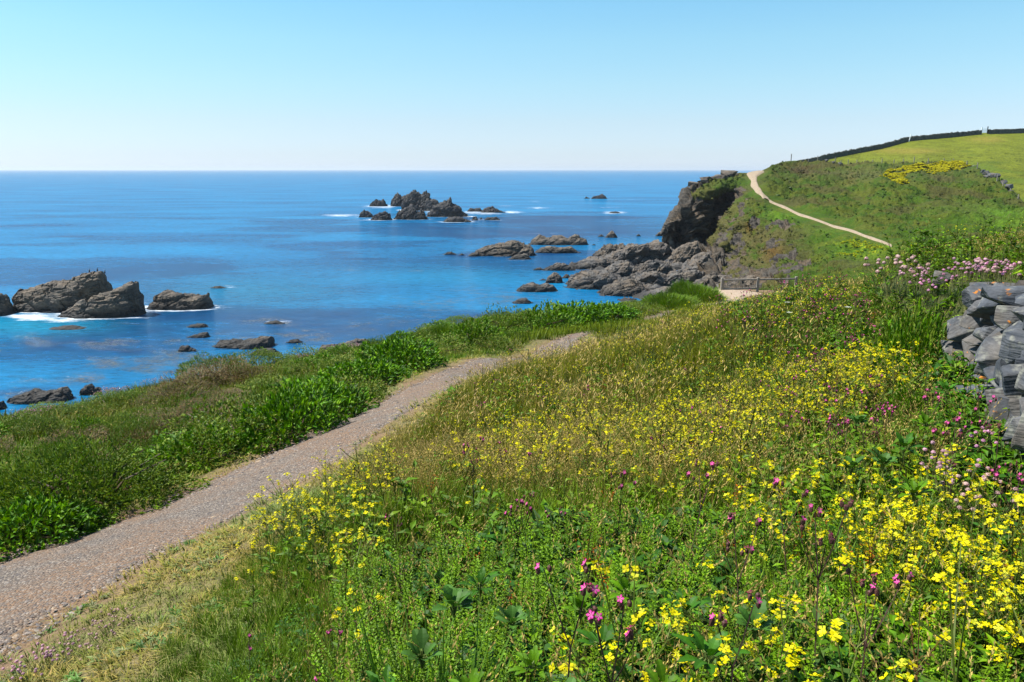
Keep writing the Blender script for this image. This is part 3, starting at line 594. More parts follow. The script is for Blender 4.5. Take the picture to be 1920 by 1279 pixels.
hz = -2.4 + ins * 2.7 + ins * ((a1 - .4) * 2.6 + (a2 - .5) * .8 + (ridged(q * .3, 4, 3) - .6) * 1.6 - np.exp(-(e1 * 6) ** 2) * .8) + sstep(1260, 1500, pu) * ins * 3.0
tag(link('rocky_shore', mesh_np('rocky_shore', np.stack([sx_, sy_, hz], -1).reshape(-1, 3), grid_faces(*sx_.shape), M_SHORE)), kind='structure')

# ================================================================== THE SEA
a_ = np.radians(np.linspace(-80, 75, 800)); r_ = np.concatenate([np.geomspace(26, 700, 760), np.geomspace(705, 60000, 170)])
A2, R2 = np.meshgrid(a_, r_); WX, WY = R2 * np.sin(A2), R2 * np.cos(A2)
n1 = fbm(np.stack([WX * .16, WY * .3], -1), 4, 201); n2 = fbm(np.stack([WX * .8, WY * 1.2], -1), 4, 202)
foam = np.zeros_like(WX)
for (x, y, rx, ry, f, yc) in ROCKS_XY:
    if f < .25: continue
    m = (np.abs(WX - x) < rx * 3.2) & (np.abs(WY - y) < ry * 5 + 6)
    dx = (WX[m] - x) / (rx * 1.06 + .4); dy = (WY[m] - y) / (ry * 1.1 + .5); d = np.hypot(dx, dy) - 1
    foam[m] = np.maximum(foam[m], 1.0 * f * np.exp(-np.maximum(d, 0) * 3.4 / (f + .1)) * (.2 + 1.1 * n1[m]))
PU, PV, _f = proj(np.stack([WX, WY, 0 * WX], -1))
def fb(u, v, ru, rv): return np.exp(-(((PU - u) / (ru * 1.15)) ** 2 + ((PV - v) / (rv * 1.25)) ** 2))
for (u, v, ru, rv, s) in ((640, 404, 36, 2.6, .9), (715, 387, 30, 3.5, 1.0), (810, 398, 20, 4, .8), (905, 399, 50, 4, .8), (960, 398, 22, 2.4, .9), (1003, 378, 12, 2, .5), (1010, 390, 26, 2.2, .7), (1150, 399, 26, 2.6, .9), (700, 412, 40, 3, .6), (1140, 389, 30, 1.2, .5), (950, 386, 26, 1.4, .5),
                         (70, 594, 60, 7, 1.0), (120, 600, 50, 4, .75), (275, 580, 22, 12, .7), (430, 538, 22, 3, .6), (530, 604, 30, 3, .7), (75, 586, 40, 6, .8), (1180, 374, 40, 1.5, .4), (1040, 470, 40, 3, .4), (960, 488, 50, 2, .35), (1010, 438, 60, 1.5, .35)):
    foam = np.maximum(foam, (.85 if v < 420 else .9) * s * fb(u, v, ru, rv) * (.5 + .9 * n1))
foam = np.clip(foam, 0, 1)
kelp = np.zeros_like(WX)
for (u, v, ru, rv, s) in ((210, 645, 60, 9, .8), (60, 640, 50, 12, .55), (195, 680, 40, 10, .8), (290, 685, 60, 12, .8), (330, 665, 60, 8, .8), (350, 675, 40, 8, .8), (160, 710, 50, 8, .7), (60, 712, 50, 8, .5), (320, 640, 40, 6, .6), (370, 690, 60, 10, .8), (440, 640, 60, 15, .5), (600, 632, 60, 10, .6), (700, 615, 80, 12, .45),
                        (820, 570, 90, 14, .5), (940, 560, 90, 12, .55), (900, 545, 60, 10, .45), (500, 605, 50, 8, .6), (240, 608, 60, 5, .4), (110, 600, 60, 12, .3), (560, 625, 60, 8, .6), (80, 740, 80, 8, .6), (240, 730, 60, 8, .6), (780, 600, 80, 8, .5), (1080, 505, 60, 6, .4), (660, 506, 30, 3, .5), (780, 507, 20, 3, .5)):
    kelp = np.maximum(kelp, s * fb(u, v, ru * 1.15, rv * 1.2))
dark = np.clip(1.0 * fb(1050, 430, 260, 16) + .9 * fb(1000, 490, 260, 22) + .6 * fb(350, 520, 260, 16) + .7 * fb(200, 640, 220, 50) + .6 * fb(560, 600, 250, 30) + .5 * fb(1000, 410, 200, 6) + .5 * fb(600, 495, 200, 8), 0, 1)
dark = np.clip(dark + sstep(.5, .62, fbm(np.stack([WX * .035, WY * .05], -1), 4, 205)) * sstep(560, 620, PV) * .9 + sstep(.52, .66, fbm(np.stack([WX * .02, WY * .04], -1), 4, 206)) * sstep(360, 420, PV) * .5, 0, 1)
turq = np.clip(1.0 * fb(60, 610, 130, 16) + .5 * fb(470, 545, 160, 25) + .3 * fb(850, 520, 150, 18), 0, 1)
wz = 0 * WX
me = mesh_np('sea', np.stack([WX, WY, wz], -1).reshape(-1, 3), grid_faces(*WX.shape)[:, ::-1], smooth=True, attrs={'foam': foam, 'kelp': kelp, 'deep': dark, 'turq': turq})
b = NB('sea_water'); p = b.pos()
ripple = b.map(p, (1, 1.7, 1), (0, 0, .35))
w1 = b.noise(.9, 5, .62, ripple); w2 = b.noise(.12, 4, .55, ripple); w3 = b.noise(.012, 5, .6, b.map(p, (1, 2.4, 1), (0, 0, .1)))
wc = b.mix(b.ramp(w3, [(.36, 0), (.66, 1)]), (.002, .097, .232), (.003, .162, .34))
wc = b.mix(b.math('MULTIPLY', b.attr('deep'), b.ramp(b.noise(.05, 5, .65, ripple), [(.26, .4), (.52, 1)])), wc, (.003, .036, .11))
wc = b.mix(b.math('MULTIPLY', b.attr('turq'), .7), wc, (.008, .2, .3))
wc = b.mix(1.0, wc, b.ramp(b.noise(.55, 6, .75, b.map(p, (.7, 1.8, 1), (0, 0, .3))), [(.34, .62), (.66, 1.38)]), 'MULTIPLY')  # light and shade of small wave facets painted into the water colour as noise
kn = b.ramp(b.math('ADD', b.noise(.22, 6, .72, ripple), b.math('MULTIPLY', b.attr('kelp'), .28)), [(.59, 0), (.75, 1)])
kf = b.math('MULTIPLY', b.math('MULTIPLY', kn, b.ramp(b.attr('kelp'), [(.12, 0), (.5, 1)])), b.ramp(b.noise(1.3, 6, .85, ripple), [(.46, .05), (.58, 1)]))
wc = b.mix(b.math('MULTIPLY', kf, .9), wc, (.2, .18, .115))
fn = b.math('ADD', b.attr('foam'), b.math('MULTIPLY', b.math('SUBTRACT', b.noise(.42, 8, .8, b.map(p, (.5, 1.3, 1))), .5), 2.6))
ff = b.math('MULTIPLY', b.ramp(fn, [(.4, 0), (.95, 1)]), b.ramp(b.attr('foam'), [(.04, 0), (.2, 1)]))
wc2 = b.mix(ff, wc, (.66, .7, .72))
b.l(wc2, b.b.inputs['Base Color']); b.b.inputs['IOR'].default_value = 1.33
b.l(b.math('ADD', b.math('MULTIPLY', ff, .5), .16, clamp=True), b.b.inputs['Roughness'])
b.l(b.math('SUBTRACT', .5, b.math('MULTIPLY', ff, .35)), b.b.inputs['Specular IOR Level'])
h = b.math('ADD', b.math('MULTIPLY', w1, .17), b.math('MULTIPLY', w2, .4)); h = b.math('ADD', h, b.math('MULTIPLY', b.noise(4.5, 3, .6, ripple), .04))
h = b.math('ADD', h, b.math('MULTIPLY', kf, .08))
bn = b.bump(h, 1.0, 1.0); df_ = b.n('ShaderNodeBsdfDiffuse'); gl = b.n('ShaderNodeBsdfGlossy'); fr = b.n('ShaderNodeFresnel'); fr.inputs['IOR'].default_value = 1.33; mxs = b.n('ShaderNodeMixShader')
b.l(wc2, df_.inputs['Color']); b.l(bn, df_.inputs['Normal']); b.l(bn, gl.inputs['Normal']); b.l(bn, fr.inputs['Normal']); gl.inputs['Roughness'].default_value = .1
b.l(b.math('MULTIPLY', b.math('MULTIPLY', fr.outputs[0], .26), b.math('SUBTRACT', 1.0, b.math('MULTIPLY', ff, .8))), mxs.inputs[0]); b.l(df_.outputs[0], mxs.inputs[1]); b.l(gl.outputs[0], mxs.inputs[2]); b.l(mxs.outputs[0], b.o.inputs[0])
me.materials.append(b.m); tag(link('sea', me), kind='structure')
#@@OBJECTS
# ================================================================== PLANT TEMPLATES
class Tm:
    """triangle soup with a colour per corner point; parts are kept apart by key"""
    def __init__(s): s.v = []; s.f = []; s.c = []
    def tri(s, pts, cs):
        n = len(s.v); s.v += [tuple(p) for p in pts]; s.c += [tuple(c) for c in (cs if np.ndim(cs[0]) else [cs] * len(pts))]
        for k in range(1, len(pts) - 1): s.f.append((n, n + k, n + k + 1))
    def tube(s, pts, r0, r1, c0, c1=None, sides=3):
        pts = [np.asarray(p, float) for p in pts]; n = len(s.v); m = len(pts); c1 = c0 if c1 is None else c1
        for i, p in enumerate(pts):
            t = i / (m - 1); r = r0 + (r1 - r0) * t; d = pts[min(i + 1, m - 1)] - pts[max(i - 1, 0)]; d = d / (np.linalg.norm(d) + 1e-9)
            a = np.cross(d, (.3, .9, .1)); a /= np.linalg.norm(a) + 1e-9; b_ = np.cross(d, a)
            for k in range(sides):
                th = 2 * math.pi * k / sides; s.v.append(tuple(p + r * (math.cos(th) * a + math.sin(th) * b_))); s.c.append(tuple(np.asarray(c0) * (1 - t) + np.asarray(c1) * t))
        for i in range(m - 1):
            for k in range(sides):
                a0 = n + i * sides + k; a1 = n + i * sides + (k + 1) % sides; b0 = a0 + sides; b1 = a1 + sides; s.f += [(a0, a1, b1), (a0, b1, b0)]
    def blade(s, base, az, h, w, lean, segs, c0, c1):
        dx, dy = math.cos(az), math.sin(az); n = len(s.v); px, py = -dy, dx
        for i in range(segs + 1):
            t = i / segs; o = lean * t ** 1.8; ww = w * (1 - t ** 2.2) * .5; z = h * (t - .25 * (lean / max(h, 1e-3)) ** 2 * t ** 2)
            c = np.asarray(c0) * (1 - t) + np.asarray(c1) * t
            if i < segs:
                s.v += [(base[0] + dx * o + px * ww, base[1] + dy * o + py * ww, base[2] + z), (base[0] + dx * o - px * ww, base[1] + dy * o - py * ww, base[2] + z)]; s.c += [tuple(c)] * 2
            else: s.v.append((base[0] + dx * o, base[1] + dy * o, base[2] + z)); s.c.append(tuple(c))
        for i in range(segs - 1): a = n + 2 * i; s.f += [(a, a + 1, a + 3), (a, a + 3, a + 2)]
        a = n + 2 * (segs - 1); s.f.append((a, a + 1, a + 2))
    def leaf(s, base, d, up, L, w, c, fold=.25, droop=.2):
        base = np.asarray(base, float); d = np.asarray(d, float); d = d / np.linalg.norm(d); up = np.asarray(up, float); sd = np.cross(d, up); sd /= np.linalg.norm(sd) + 1e-9; up = np.cross(sd, d)
        m = base + d * L * .45; tip = base + d * L - up * L * droop
        l = m + sd * w * .5 + up * w * fold; r = m - sd * w * .5 + up * w * fold; n = len(s.v)
        c = np.asarray(c); s.v += [tuple(base), tuple(l), tuple(tip), tuple(r), tuple(m)]; s.c += [tuple(c * .8), tuple(c), tuple(c * 1.1), tuple(c), tuple(c * 1.15)]
        s.f += [(n, n + 1, n + 4), (n + 1, n + 2, n + 4), (n, n + 4, n + 3), (n + 4, n + 2, n + 3)]
    def flower(s, p, nrm, r, c, petals=4, wid=.8, cup=.25, c_in=None):
        p = np.asarray(p, float); nrm = np.asarray(nrm, float); nrm = nrm / (np.linalg.norm(nrm) + 1e-9); a = np.cross(nrm, (.21, .37, .9)); a /= np.linalg.norm(a) + 1e-9; b_ = np.cross(nrm, a); ph = random.random() * 6
        for k in range(petals):
            th = ph + 2 * math.pi * k / petals; d = math.cos(th) * a + math.sin(th) * b_; q = -math.sin(th) * a + math.cos(th) * b_; cu = cup * random.uniform(.4, 1.6)
            s.tri([p, p + d * r * .62 + q * r * wid * .5 + nrm * r * cu * .5, p + d * r + nrm * r * cu, p + d * r * .62 - q * r * wid * .5 + nrm * r * cu * .5], [np.asarray(c if c_in is None else c_in), np.asarray(c), np.asarray(c) * 1.08, np.asarray(c) * .94])
    def blob(s, p, r, c, squash=1.0, n=6, m=3, jit=.12, c2=None):
        b0 = len(s.v); p = np.asarray(p, float)
        for i in range(m + 1):
            ph = math.pi * i / m
            for k in range(n):
                th = 2 * math.pi * (k + .5 * (i % 2)) / n; rr = r * random.uniform(1 - jit, 1 + jit)
                s.v.append((p[0] + rr * math.sin(ph) * math.cos(th), p[1] + rr * math.sin(ph) * math.sin(th), p[2] - rr * math.cos(ph) * squash)); cc = np.asarray(c) * random.uniform(.8, 1.2) if c2 is None or random.random() < .6 else np.asarray(c2); s.c.append(tuple(cc))
        for i in range(m):
            for k in range(n):
                a = b0 + i * n + k; b_ = b0 + i * n + (k + 1) % n; s.f += [(a, b_, b_ + n), (a, b_ + n, a + n)]
    def arr(s): return np.array(s.v, float).reshape(-1, 3), np.array(s.f, int).reshape(-1, 3), np.array(s.c, float).reshape(-1, 3)
def jit_c(c, a=.2): return np.asarray(c) * random.uniform(1 - a, 1 + a)
def merge(ts, pos, rz, scl, tint, which, tilt=None):
    """copies of templates ts[which[i]] at pos[i] merged into one vertex/face/colour soup"""
    V_, F_, C_, off = [], [], [], 0
    for k, t in enumerate(ts):
        v, f, c = t; m = which == k; n = int(m.sum())
        if not n: continue
        cz, sz = np.cos(rz[m])[:, None], np.sin(rz[m])[:, None]; s_ = scl[m]; s_ = s_[:, None] if s_.ndim == 1 else s_
        sx = s_ if s_.shape[1] == 1 else s_[:, 0:1]; szz = s_ if s_.shape[1] == 1 else s_[:, 1:2]
        x = (v[None, :, 0] * cz - v[None, :, 1] * sz) * sx; y = (v[None, :, 0] * sz + v[None, :, 1] * cz) * sx; z = v[None, :, 2] * szz
        if tilt is not None: x = x + z * tilt[m][:, 0:1]; y = y + z * tilt[m][:, 1:2]
        p = np.stack([x + pos[m][:, 0:1], y + pos[m][:, 1:2], z + pos[m][:, 2:3]], -1)
        V_.append(p.reshape(-1, 3)); C_.append((c[None] * tint[m][:, None, :]).reshape(-1, 3))
        F_.append((f[None] + (np.arange(n) * len(v))[:, None, None]).reshape(-1, 3) + off); off += n * len(v)
    return np.concatenate(V_), np.concatenate(F_), np.concatenate(C_)
def stuff(name, soups, label, cat, mat=None):
    V_, F_, C_, off = [], [], [], 0
    for v, f, c in soups: V_.append(v); F_.append(f + off); C_.append(c); off += len(v)
    o = link(name, mesh_np(name, np.concatenate(V_), np.concatenate(F_), mat or M_PLANT, cols=np.concatenate(C_))); tag(o, label, cat, kind='stuff'); print(name, len(o.data.polygons)); return o

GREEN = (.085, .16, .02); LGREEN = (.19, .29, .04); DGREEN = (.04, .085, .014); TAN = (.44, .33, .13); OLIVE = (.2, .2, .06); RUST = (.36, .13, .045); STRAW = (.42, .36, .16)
YEL = (.72, .63, .03); YEL2 = (.6, .6, .1); PINK = (.8, .12, .4); PALE = (.66, .44, .52); CALYX = (.14, .07, .06)
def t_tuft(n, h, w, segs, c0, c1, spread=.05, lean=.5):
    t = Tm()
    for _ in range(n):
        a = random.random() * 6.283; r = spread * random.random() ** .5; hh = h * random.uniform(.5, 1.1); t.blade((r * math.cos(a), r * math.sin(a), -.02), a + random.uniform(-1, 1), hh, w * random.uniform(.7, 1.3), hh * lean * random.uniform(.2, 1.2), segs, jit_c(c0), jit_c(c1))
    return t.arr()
def t_seed(n, h, c, lod=0, spread=.06):
    """seeding grass: fine stalks with a drooping plume"""
    t = Tm()
    for _ in range(n):
        a = random.random() * 6.283; r = spread * random.random(); hh = h * random.uniform(.65, 1.1); ln = hh * random.uniform(.05, .35); x, y = r * math.cos(a), r * math.sin(a); dx, dy = math.cos(a + 1), math.sin(a + 1)
        top = np.array((x + dx * ln, y + dy * ln, hh)); cc = jit_c(c, .25)
        t.blade((x, y, -.02), a + 1, hh, .0035 if lod == 0 else .006, ln, 2 if lod == 0 else 1, jit_c(OLIVE), cc)
        L = random.uniform(.05, .09)
        dr = np.array((dx * .5 + random.uniform(-.3, .3), dy * .5, .55)); dr /= np.linalg.norm(dr); sd = np.cross(dr, (dx, dy, .1)); sd /= np.linalg.norm(sd); s2 = np.cross(dr, sd); b_ = top - dr * L * .35
        if lod:
            t.tri([b_, b_ + dr * L * .4 + sd * .008, b_ + dr * L, b_ + dr * L * .5 - sd * .007], [cc * .8, cc, cc * 1.15, cc])
        else:
            for q in range(9):
                f = q / 9; e = b_ + dr * L * f; an = q * 2.4; o = (sd * math.cos(an) + s2 * math.sin(an)); g_ = e + dr * .013 + o * .0045; t.tri([e, e + o * .0035 + dr * .004, g_, e + dr * .008 - o * .001], cc * random.uniform(.7, 1.2))
    return t.arr()
def t_herb(h, nl, L, w, c, stems=2, c_st=(.1, .13, .04)):
    t = Tm()
    for _ in range(stems):
        a = random.random() * 6.28; ln = random.uniform(0, .35) * h; top = np.array((math.cos(a) * ln, math.sin(a) * ln, h * random.uniform(.7, 1.05))); t.tube([(0, 0, -.02), top * .5 * np.array((.7, .7, 1.1)), top], .003, .0015, c_st)
        for k in range(nl // stems):
            f = random.uniform(.12, 1) ** .8; p = top * f * np.array((f ** .5, f ** .5, 1)); b_ = k * 2.4 + random.random(); d = (math.cos(b_), math.sin(b_), random.uniform(.1, .9)); s_ = (1.25 - .6 * f) * random.uniform(.7, 1.2)
            t.leaf(p, d, (0, 0, 1), L * s_, w * s_, jit_c(c, .28), random.uniform(.1, .4), random.uniform(.05, .5))
    return t.arr()
def t_spike(h, c, knobs=40):
    """sea beet: leafy stem ending in a knobbly green spike"""
    t = Tm(); a = random.random() * 6.28; ln = h * random.uniform(.05, .3); top = np.array((math.cos(a) * ln, math.sin(a) * ln, h)); t.tube([(0, 0, -.02), top * .5, top], .0035, .0015, jit_c(c))
    for k in range(knobs):
        f = .45 + .55 * k / knobs; p = top * f; b_ = k * 2.4; r = .009 * (1.15 - .5 * (f - .45)); q = p + np.array((math.cos(b_), math.sin(b_), .3)) * r
        cc = jit_c(c, .25); d = np.array((math.cos(b_), math.sin(b_), .5)) * .008; sd = np.array((-math.sin(b_), math.cos(b_), 0)) * .006
        t.tri([q - sd, q + d * 1.3, q + sd, q - (0, 0, .004)], cc)
    for k in range(7):
        f = random.uniform(.1, .6); b_ = k * 2.4; t.leaf(top * f, (math.cos(b_), math.sin(b_), .4), (0, 0, 1), random.uniform(.03, .07), .028, jit_c(GREEN, .3))
    return t.arr()
def t_mustard(h, lod=0, nb=5, big=1.0):
    """returns stem, leaves and flowers apart"""
    st, lf, fl = Tm(), Tm(), Tm(); fls = []; a = random.random() * 6.28; ln = h * random.uniform(0, .25); top = np.array((math.cos(a) * ln, math.sin(a) * ln, h)); cst = jit_c((.13, .17, .04))
    st.tube([(0, 0, -.03), top * .5 + (0, 0, .03), top], .0035 if lod == 0 else .005, .0016 if lod == 0 else .004, cst)
    tips = [(top, np.array((0, 0, 1.)))]
    for k in range(nb):
        f = random.uniform(.35, .85); p = top * f; b_ = a + k * 2.3 + random.random(); L = h * random.uniform(.2, .45); d = np.array((math.cos(b_) * .75, math.sin(b_) * .75, random.uniform(.5, 1.1))); d /= np.linalg.norm(d); e = p + d * L; e[2] = min(e[2], h * 1.02)
        st.tube([p, (p + e) / 2 - (0, 0, .01), e], .0022 if lod == 0 else .004, .0012 if lod == 0 else .003, cst); tips.append((e, d))
        if lod == 0:
            for q in range(4): g = p + (e - p) * random.uniform(.3, .95); c_ = random.random() * 6; st.tube([g, g + np.array((math.cos(c_) * .015, math.sin(c_) * .015, .018))], .0009, .0007, jit_c((.25, .27, .1)), sides=3)
    for k in range(8 if lod == 0 else 4):
        f = random.uniform(.03, .6); b_ = k * 2.4; lf.leaf(top * f, (math.cos(b_), math.sin(b_), .35), (0, 0, 1), random.uniform(.05, .11), random.uniform(.02, .04), jit_c(GREEN, .3))
    for e, d in tips:
        n = random.randint(5, 9) if lod == 0 else 3
        if lod == 0: fl = Tm(); fls.append(fl)
        for q in range(n):
            o = np.random.default_rng(random.randint(0, 1 << 30)).normal(0, 1, 3) * (.011 if lod == 0 else .016); o[2] = abs(o[2]) * .7 - q * .0035 if lod == 0 else o[2]
            nn = np.array((o[0] * 40, o[1] * 40, 1.0)); fl.flower(e + o * big, nn, (.0095 if lod == 0 else .0115) * random.uniform(.8, 1.2) * big, jit_c(YEL if random.random() < .75 else YEL2, .08), 4 if lod == 0 else 3, .85)
        if lod == 0: fl.blob(e + (0, 0, .004), .004, (.35, .42, .06), 1, 4, 2)
    return (st.arr(), lf.arr(), [f.arr() for f in fls]) if lod == 0 else (st.arr(), lf.arr(), fl.arr())
def t_campion(h, nb=3, full=1.0, calyx_only=.35):
    st, ca, fl = Tm(), Tm(), Tm(); a = random.random() * 6.28; ln = h * random.uniform(0, .15); fk = np.array((math.cos(a) * ln, math.sin(a) * ln, h * .72)); cs = jit_c((.1, .055, .05))
    st.tube([(0, 0, -.03), fk * .5, fk], .0026, .002, jit_c((.11, .12, .05)), cs)
    for k in range(4): f = random.uniform(.1, .8); b_ = k * 1.57 + a; st.leaf(fk * f, (math.cos(b_), math.sin(b_), .5), (0, 0, 1), .06, .022, jit_c((.07, .12, .03)))
    for k in range(nb):
        b_ = a + k * 6.28 / nb + random.uniform(-.3, .3); e = fk + np.array((math.cos(b_) * .05, math.sin(b_) * .05, h * .28 * random.uniform(.6, 1.1))); st.tube([fk, (fk + e) / 2 + (0, 0, -.008), e], .0017, .0013, cs)
        for q in range(random.randint(2, 4)):
            c_ = random.random() * 6.28; p = e + np.array((math.cos(c_) * .012, math.sin(c_) * .012, random.uniform(-.005, .02))); ca.blob(p, .0058, jit_c(CALYX, .3), 1.5, 5, 3)
            if random.random() > calyx_only: fl.flower(p + (0, 0, .009), (math.cos(c_) * .8, math.sin(c_) * .8, .7), .0085 * full * random.uniform(.7, 1.15), jit_c(PINK, .2), 5, .62, .25, (.75, .3, .5))
    if not fl.v: fl.flower(fk + (0, 0, h * .28), (0, 0, 1), .008, jit_c(PINK), 5, .7)
    return st.arr(), ca.arr(), fl.arr()
def t_thrift(r, nst, h, c=PALE):
    cu, st, hd_ = Tm(), Tm(), []
    for k in range(int(120 * (r / .12) ** 1.2)): a = random.random() * 6.28; q = r * random.random() ** .5; cu.blade((q * math.cos(a), q * math.sin(a), -.02), a + random.uniform(-.8, .8), .06 * random.uniform(.6, 1.2), .003, .035, 2, (.04, .07, .03), (.1, .16, .07))
    for k in range(nst):
        a = random.random() * 6.28; q = r * 1.1 * random.random() ** .5; p = np.array((q * math.cos(a), q * math.sin(a), 0)); e = p * 1.5 + np.array((random.uniform(-.02, .02), random.uniform(-.02, .02), h * random.uniform(.7, 1.1))); st.tube([p, (p + e) / 2, e], .0012, .001, (.2, .2, .09)); cc = jit_c(c, .15); hx = Tm(); hd_.append(hx); hx.blob(e, .0105, cc, .75, 8, 4, .1, np.asarray(cc) * np.array((.8, .62, .6)))
        for z in range(10): b_ = random.random() * 6.28; el = random.uniform(-.2, 1.4); d = np.array((math.cos(b_) * math.cos(el), math.sin(b_) * math.cos(el), math.sin(el) * .8)); hx.flower(e + d * .0098, d, .0045, np.asarray(cc) * random.uniform(.9, 1.25), 4, .9, .1)
    return cu.arr(), st.arr(), [h_.arr() for h_ in hd_]
def t_dock(h, c=RUST, n=60):
    st, sd = Tm(), Tm(); a = random.random() * 6.28; top = np.array((math.cos(a) * h * .1, math.sin(a) * h * .1, h)); st.tube([(0, 0, -.02), top], .003, .0015, (.16, .1, .05)); br = [(np.array((0, 0, 0.)), top)]
    for k in range(3): b_ = k * 2.1 + a; p = top * random.uniform(.4, .65); e = p + np.array((math.cos(b_) * .06, math.sin(b_) * .06, h * .3)); st.tube([p, e], .002, .001, (.18, .09, .04)); br.append((p - (e - p) * 1.0, e))
    for k in range(n):
        p0, e = random.choice(br); f = random.uniform(.5, 1); p = p0 + (e - p0) * f; b_ = random.random() * 6.28; d = np.array((math.cos(b_), math.sin(b_), random.uniform(-.3, .5))) * random.uniform(.004, .013); s_ = np.array((-math.sin(b_), math.cos(b_), .4)) * .004; sd.tri([p, p + d + s_, p + d * 1.5, p + d - s_], jit_c(c, .35))
    return st.arr(), sd.arr()

# ------------------------------------------------------------------ sampling of the near land
def sample(n, rmin, rmax, power=1.0, a0=-40, a1=38, seed=1):
    """random points around the viewpoint, density falling with distance ** power"""
    g = np.random.default_rng(seed); a = np.radians(g.uniform(a0, a1, n)); u = g.random(n); k = 2 - power
    r = (rmin ** k + u * (rmax ** k - rmin ** k)) ** (1 / k) if abs(k) > 1e-6 else rmin * (rmax / rmin) ** u
    x, y = r * np.sin(a), r * np.cos(a); z = ground(x, y); p = np.stack([x, y, z], -1)
    pd, al = seg_dist(x, y, PATH_S); ap = np.abs(pd) / PATH_W(y); ed, _ = seg_dist(x, y, EDGE); wl, _ = seg_dist(x, y, WALL_L); uu, vv, _f = proj(p)
    return dict(p=p, x=x, y=y, r=r, pd=pd, ap=ap, ed=ed, wl=wl, u=uu, v=vv, g=g)
def sel(S_, m): return {k: (v[m] if k != 'g' else v) for k, v in S_.items()}
def lay(S_, ts, scl, tint, tilt=.15, zs=None):
    n = len(S_['x']); g = S_['g']; sc_ = np.asarray(scl) * np.ones(n) * g.uniform(.8, 1.2, n); sc2 = np.stack([sc_, sc_ * (1 if zs is None else zs)], -1)
    return merge(ts, S_['p'], g.uniform(0, 6.283, n), sc2, np.asarray(tint) * g.uniform(.75, 1.25, (n, 1)) * np.ones((n, 3)), g.integers(0, len(ts), n), g.normal(0, tilt, (n, 2)))
bank = lambda S_: (S_['pd'] > 0)
# height of the bank's growth: short turf by the path, deep further right
def bankh(S_):
    d = np.abs(S_['pd']) - PATH_W(S_['y'])
    turf = np.interp(S_['y'], [0, 3, 4.5, 7, 12, 18, 30], [4.0, 3.9, 3.3, 1.9, .9, .8, .6])
    return sstep(turf * .45, turf * 1.2 + .5, d)
soups = []; seeds = []; herbs = []; flowers = []
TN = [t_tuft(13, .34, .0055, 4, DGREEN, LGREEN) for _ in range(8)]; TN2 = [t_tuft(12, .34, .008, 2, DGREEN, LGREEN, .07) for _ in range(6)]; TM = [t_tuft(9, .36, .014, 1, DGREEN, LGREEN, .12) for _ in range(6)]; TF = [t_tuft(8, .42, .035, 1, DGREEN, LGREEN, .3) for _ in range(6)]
SN = [t_seed(6, .5, TAN) for _ in range(8)]; SM = [t_seed(6, .5, TAN, 1, .12) for _ in range(6)]
TURF = [t_tuft(14, .075, .0075, 2, (.1, .13, .035), random.choice([(.42, .38, .16), (.26, .3, .08), (.5, .42, .22)]), .08, 1.5) for _ in range(9)]
def tintmap(S_, kind):
    """real colour drift of the sward: browner where the seeding grass stands, greener by the wall and at our feet"""
    n = fbm(np.stack([S_['x'], S_['y']], -1) * .55, 3, 61); u, v = S_['u'], S_['v']
    brown = np.clip(sstep(1500, 1250, u) * sstep(1000, 850, v) * (.5 + n), 0, 1)
    t = np.array([1, 1, 1.])[None] + brown[:, None] * (np.array([1.75, 1.12, 1.2]) - 1) * .85
    return t * (.8 + .5 * n[:, None])
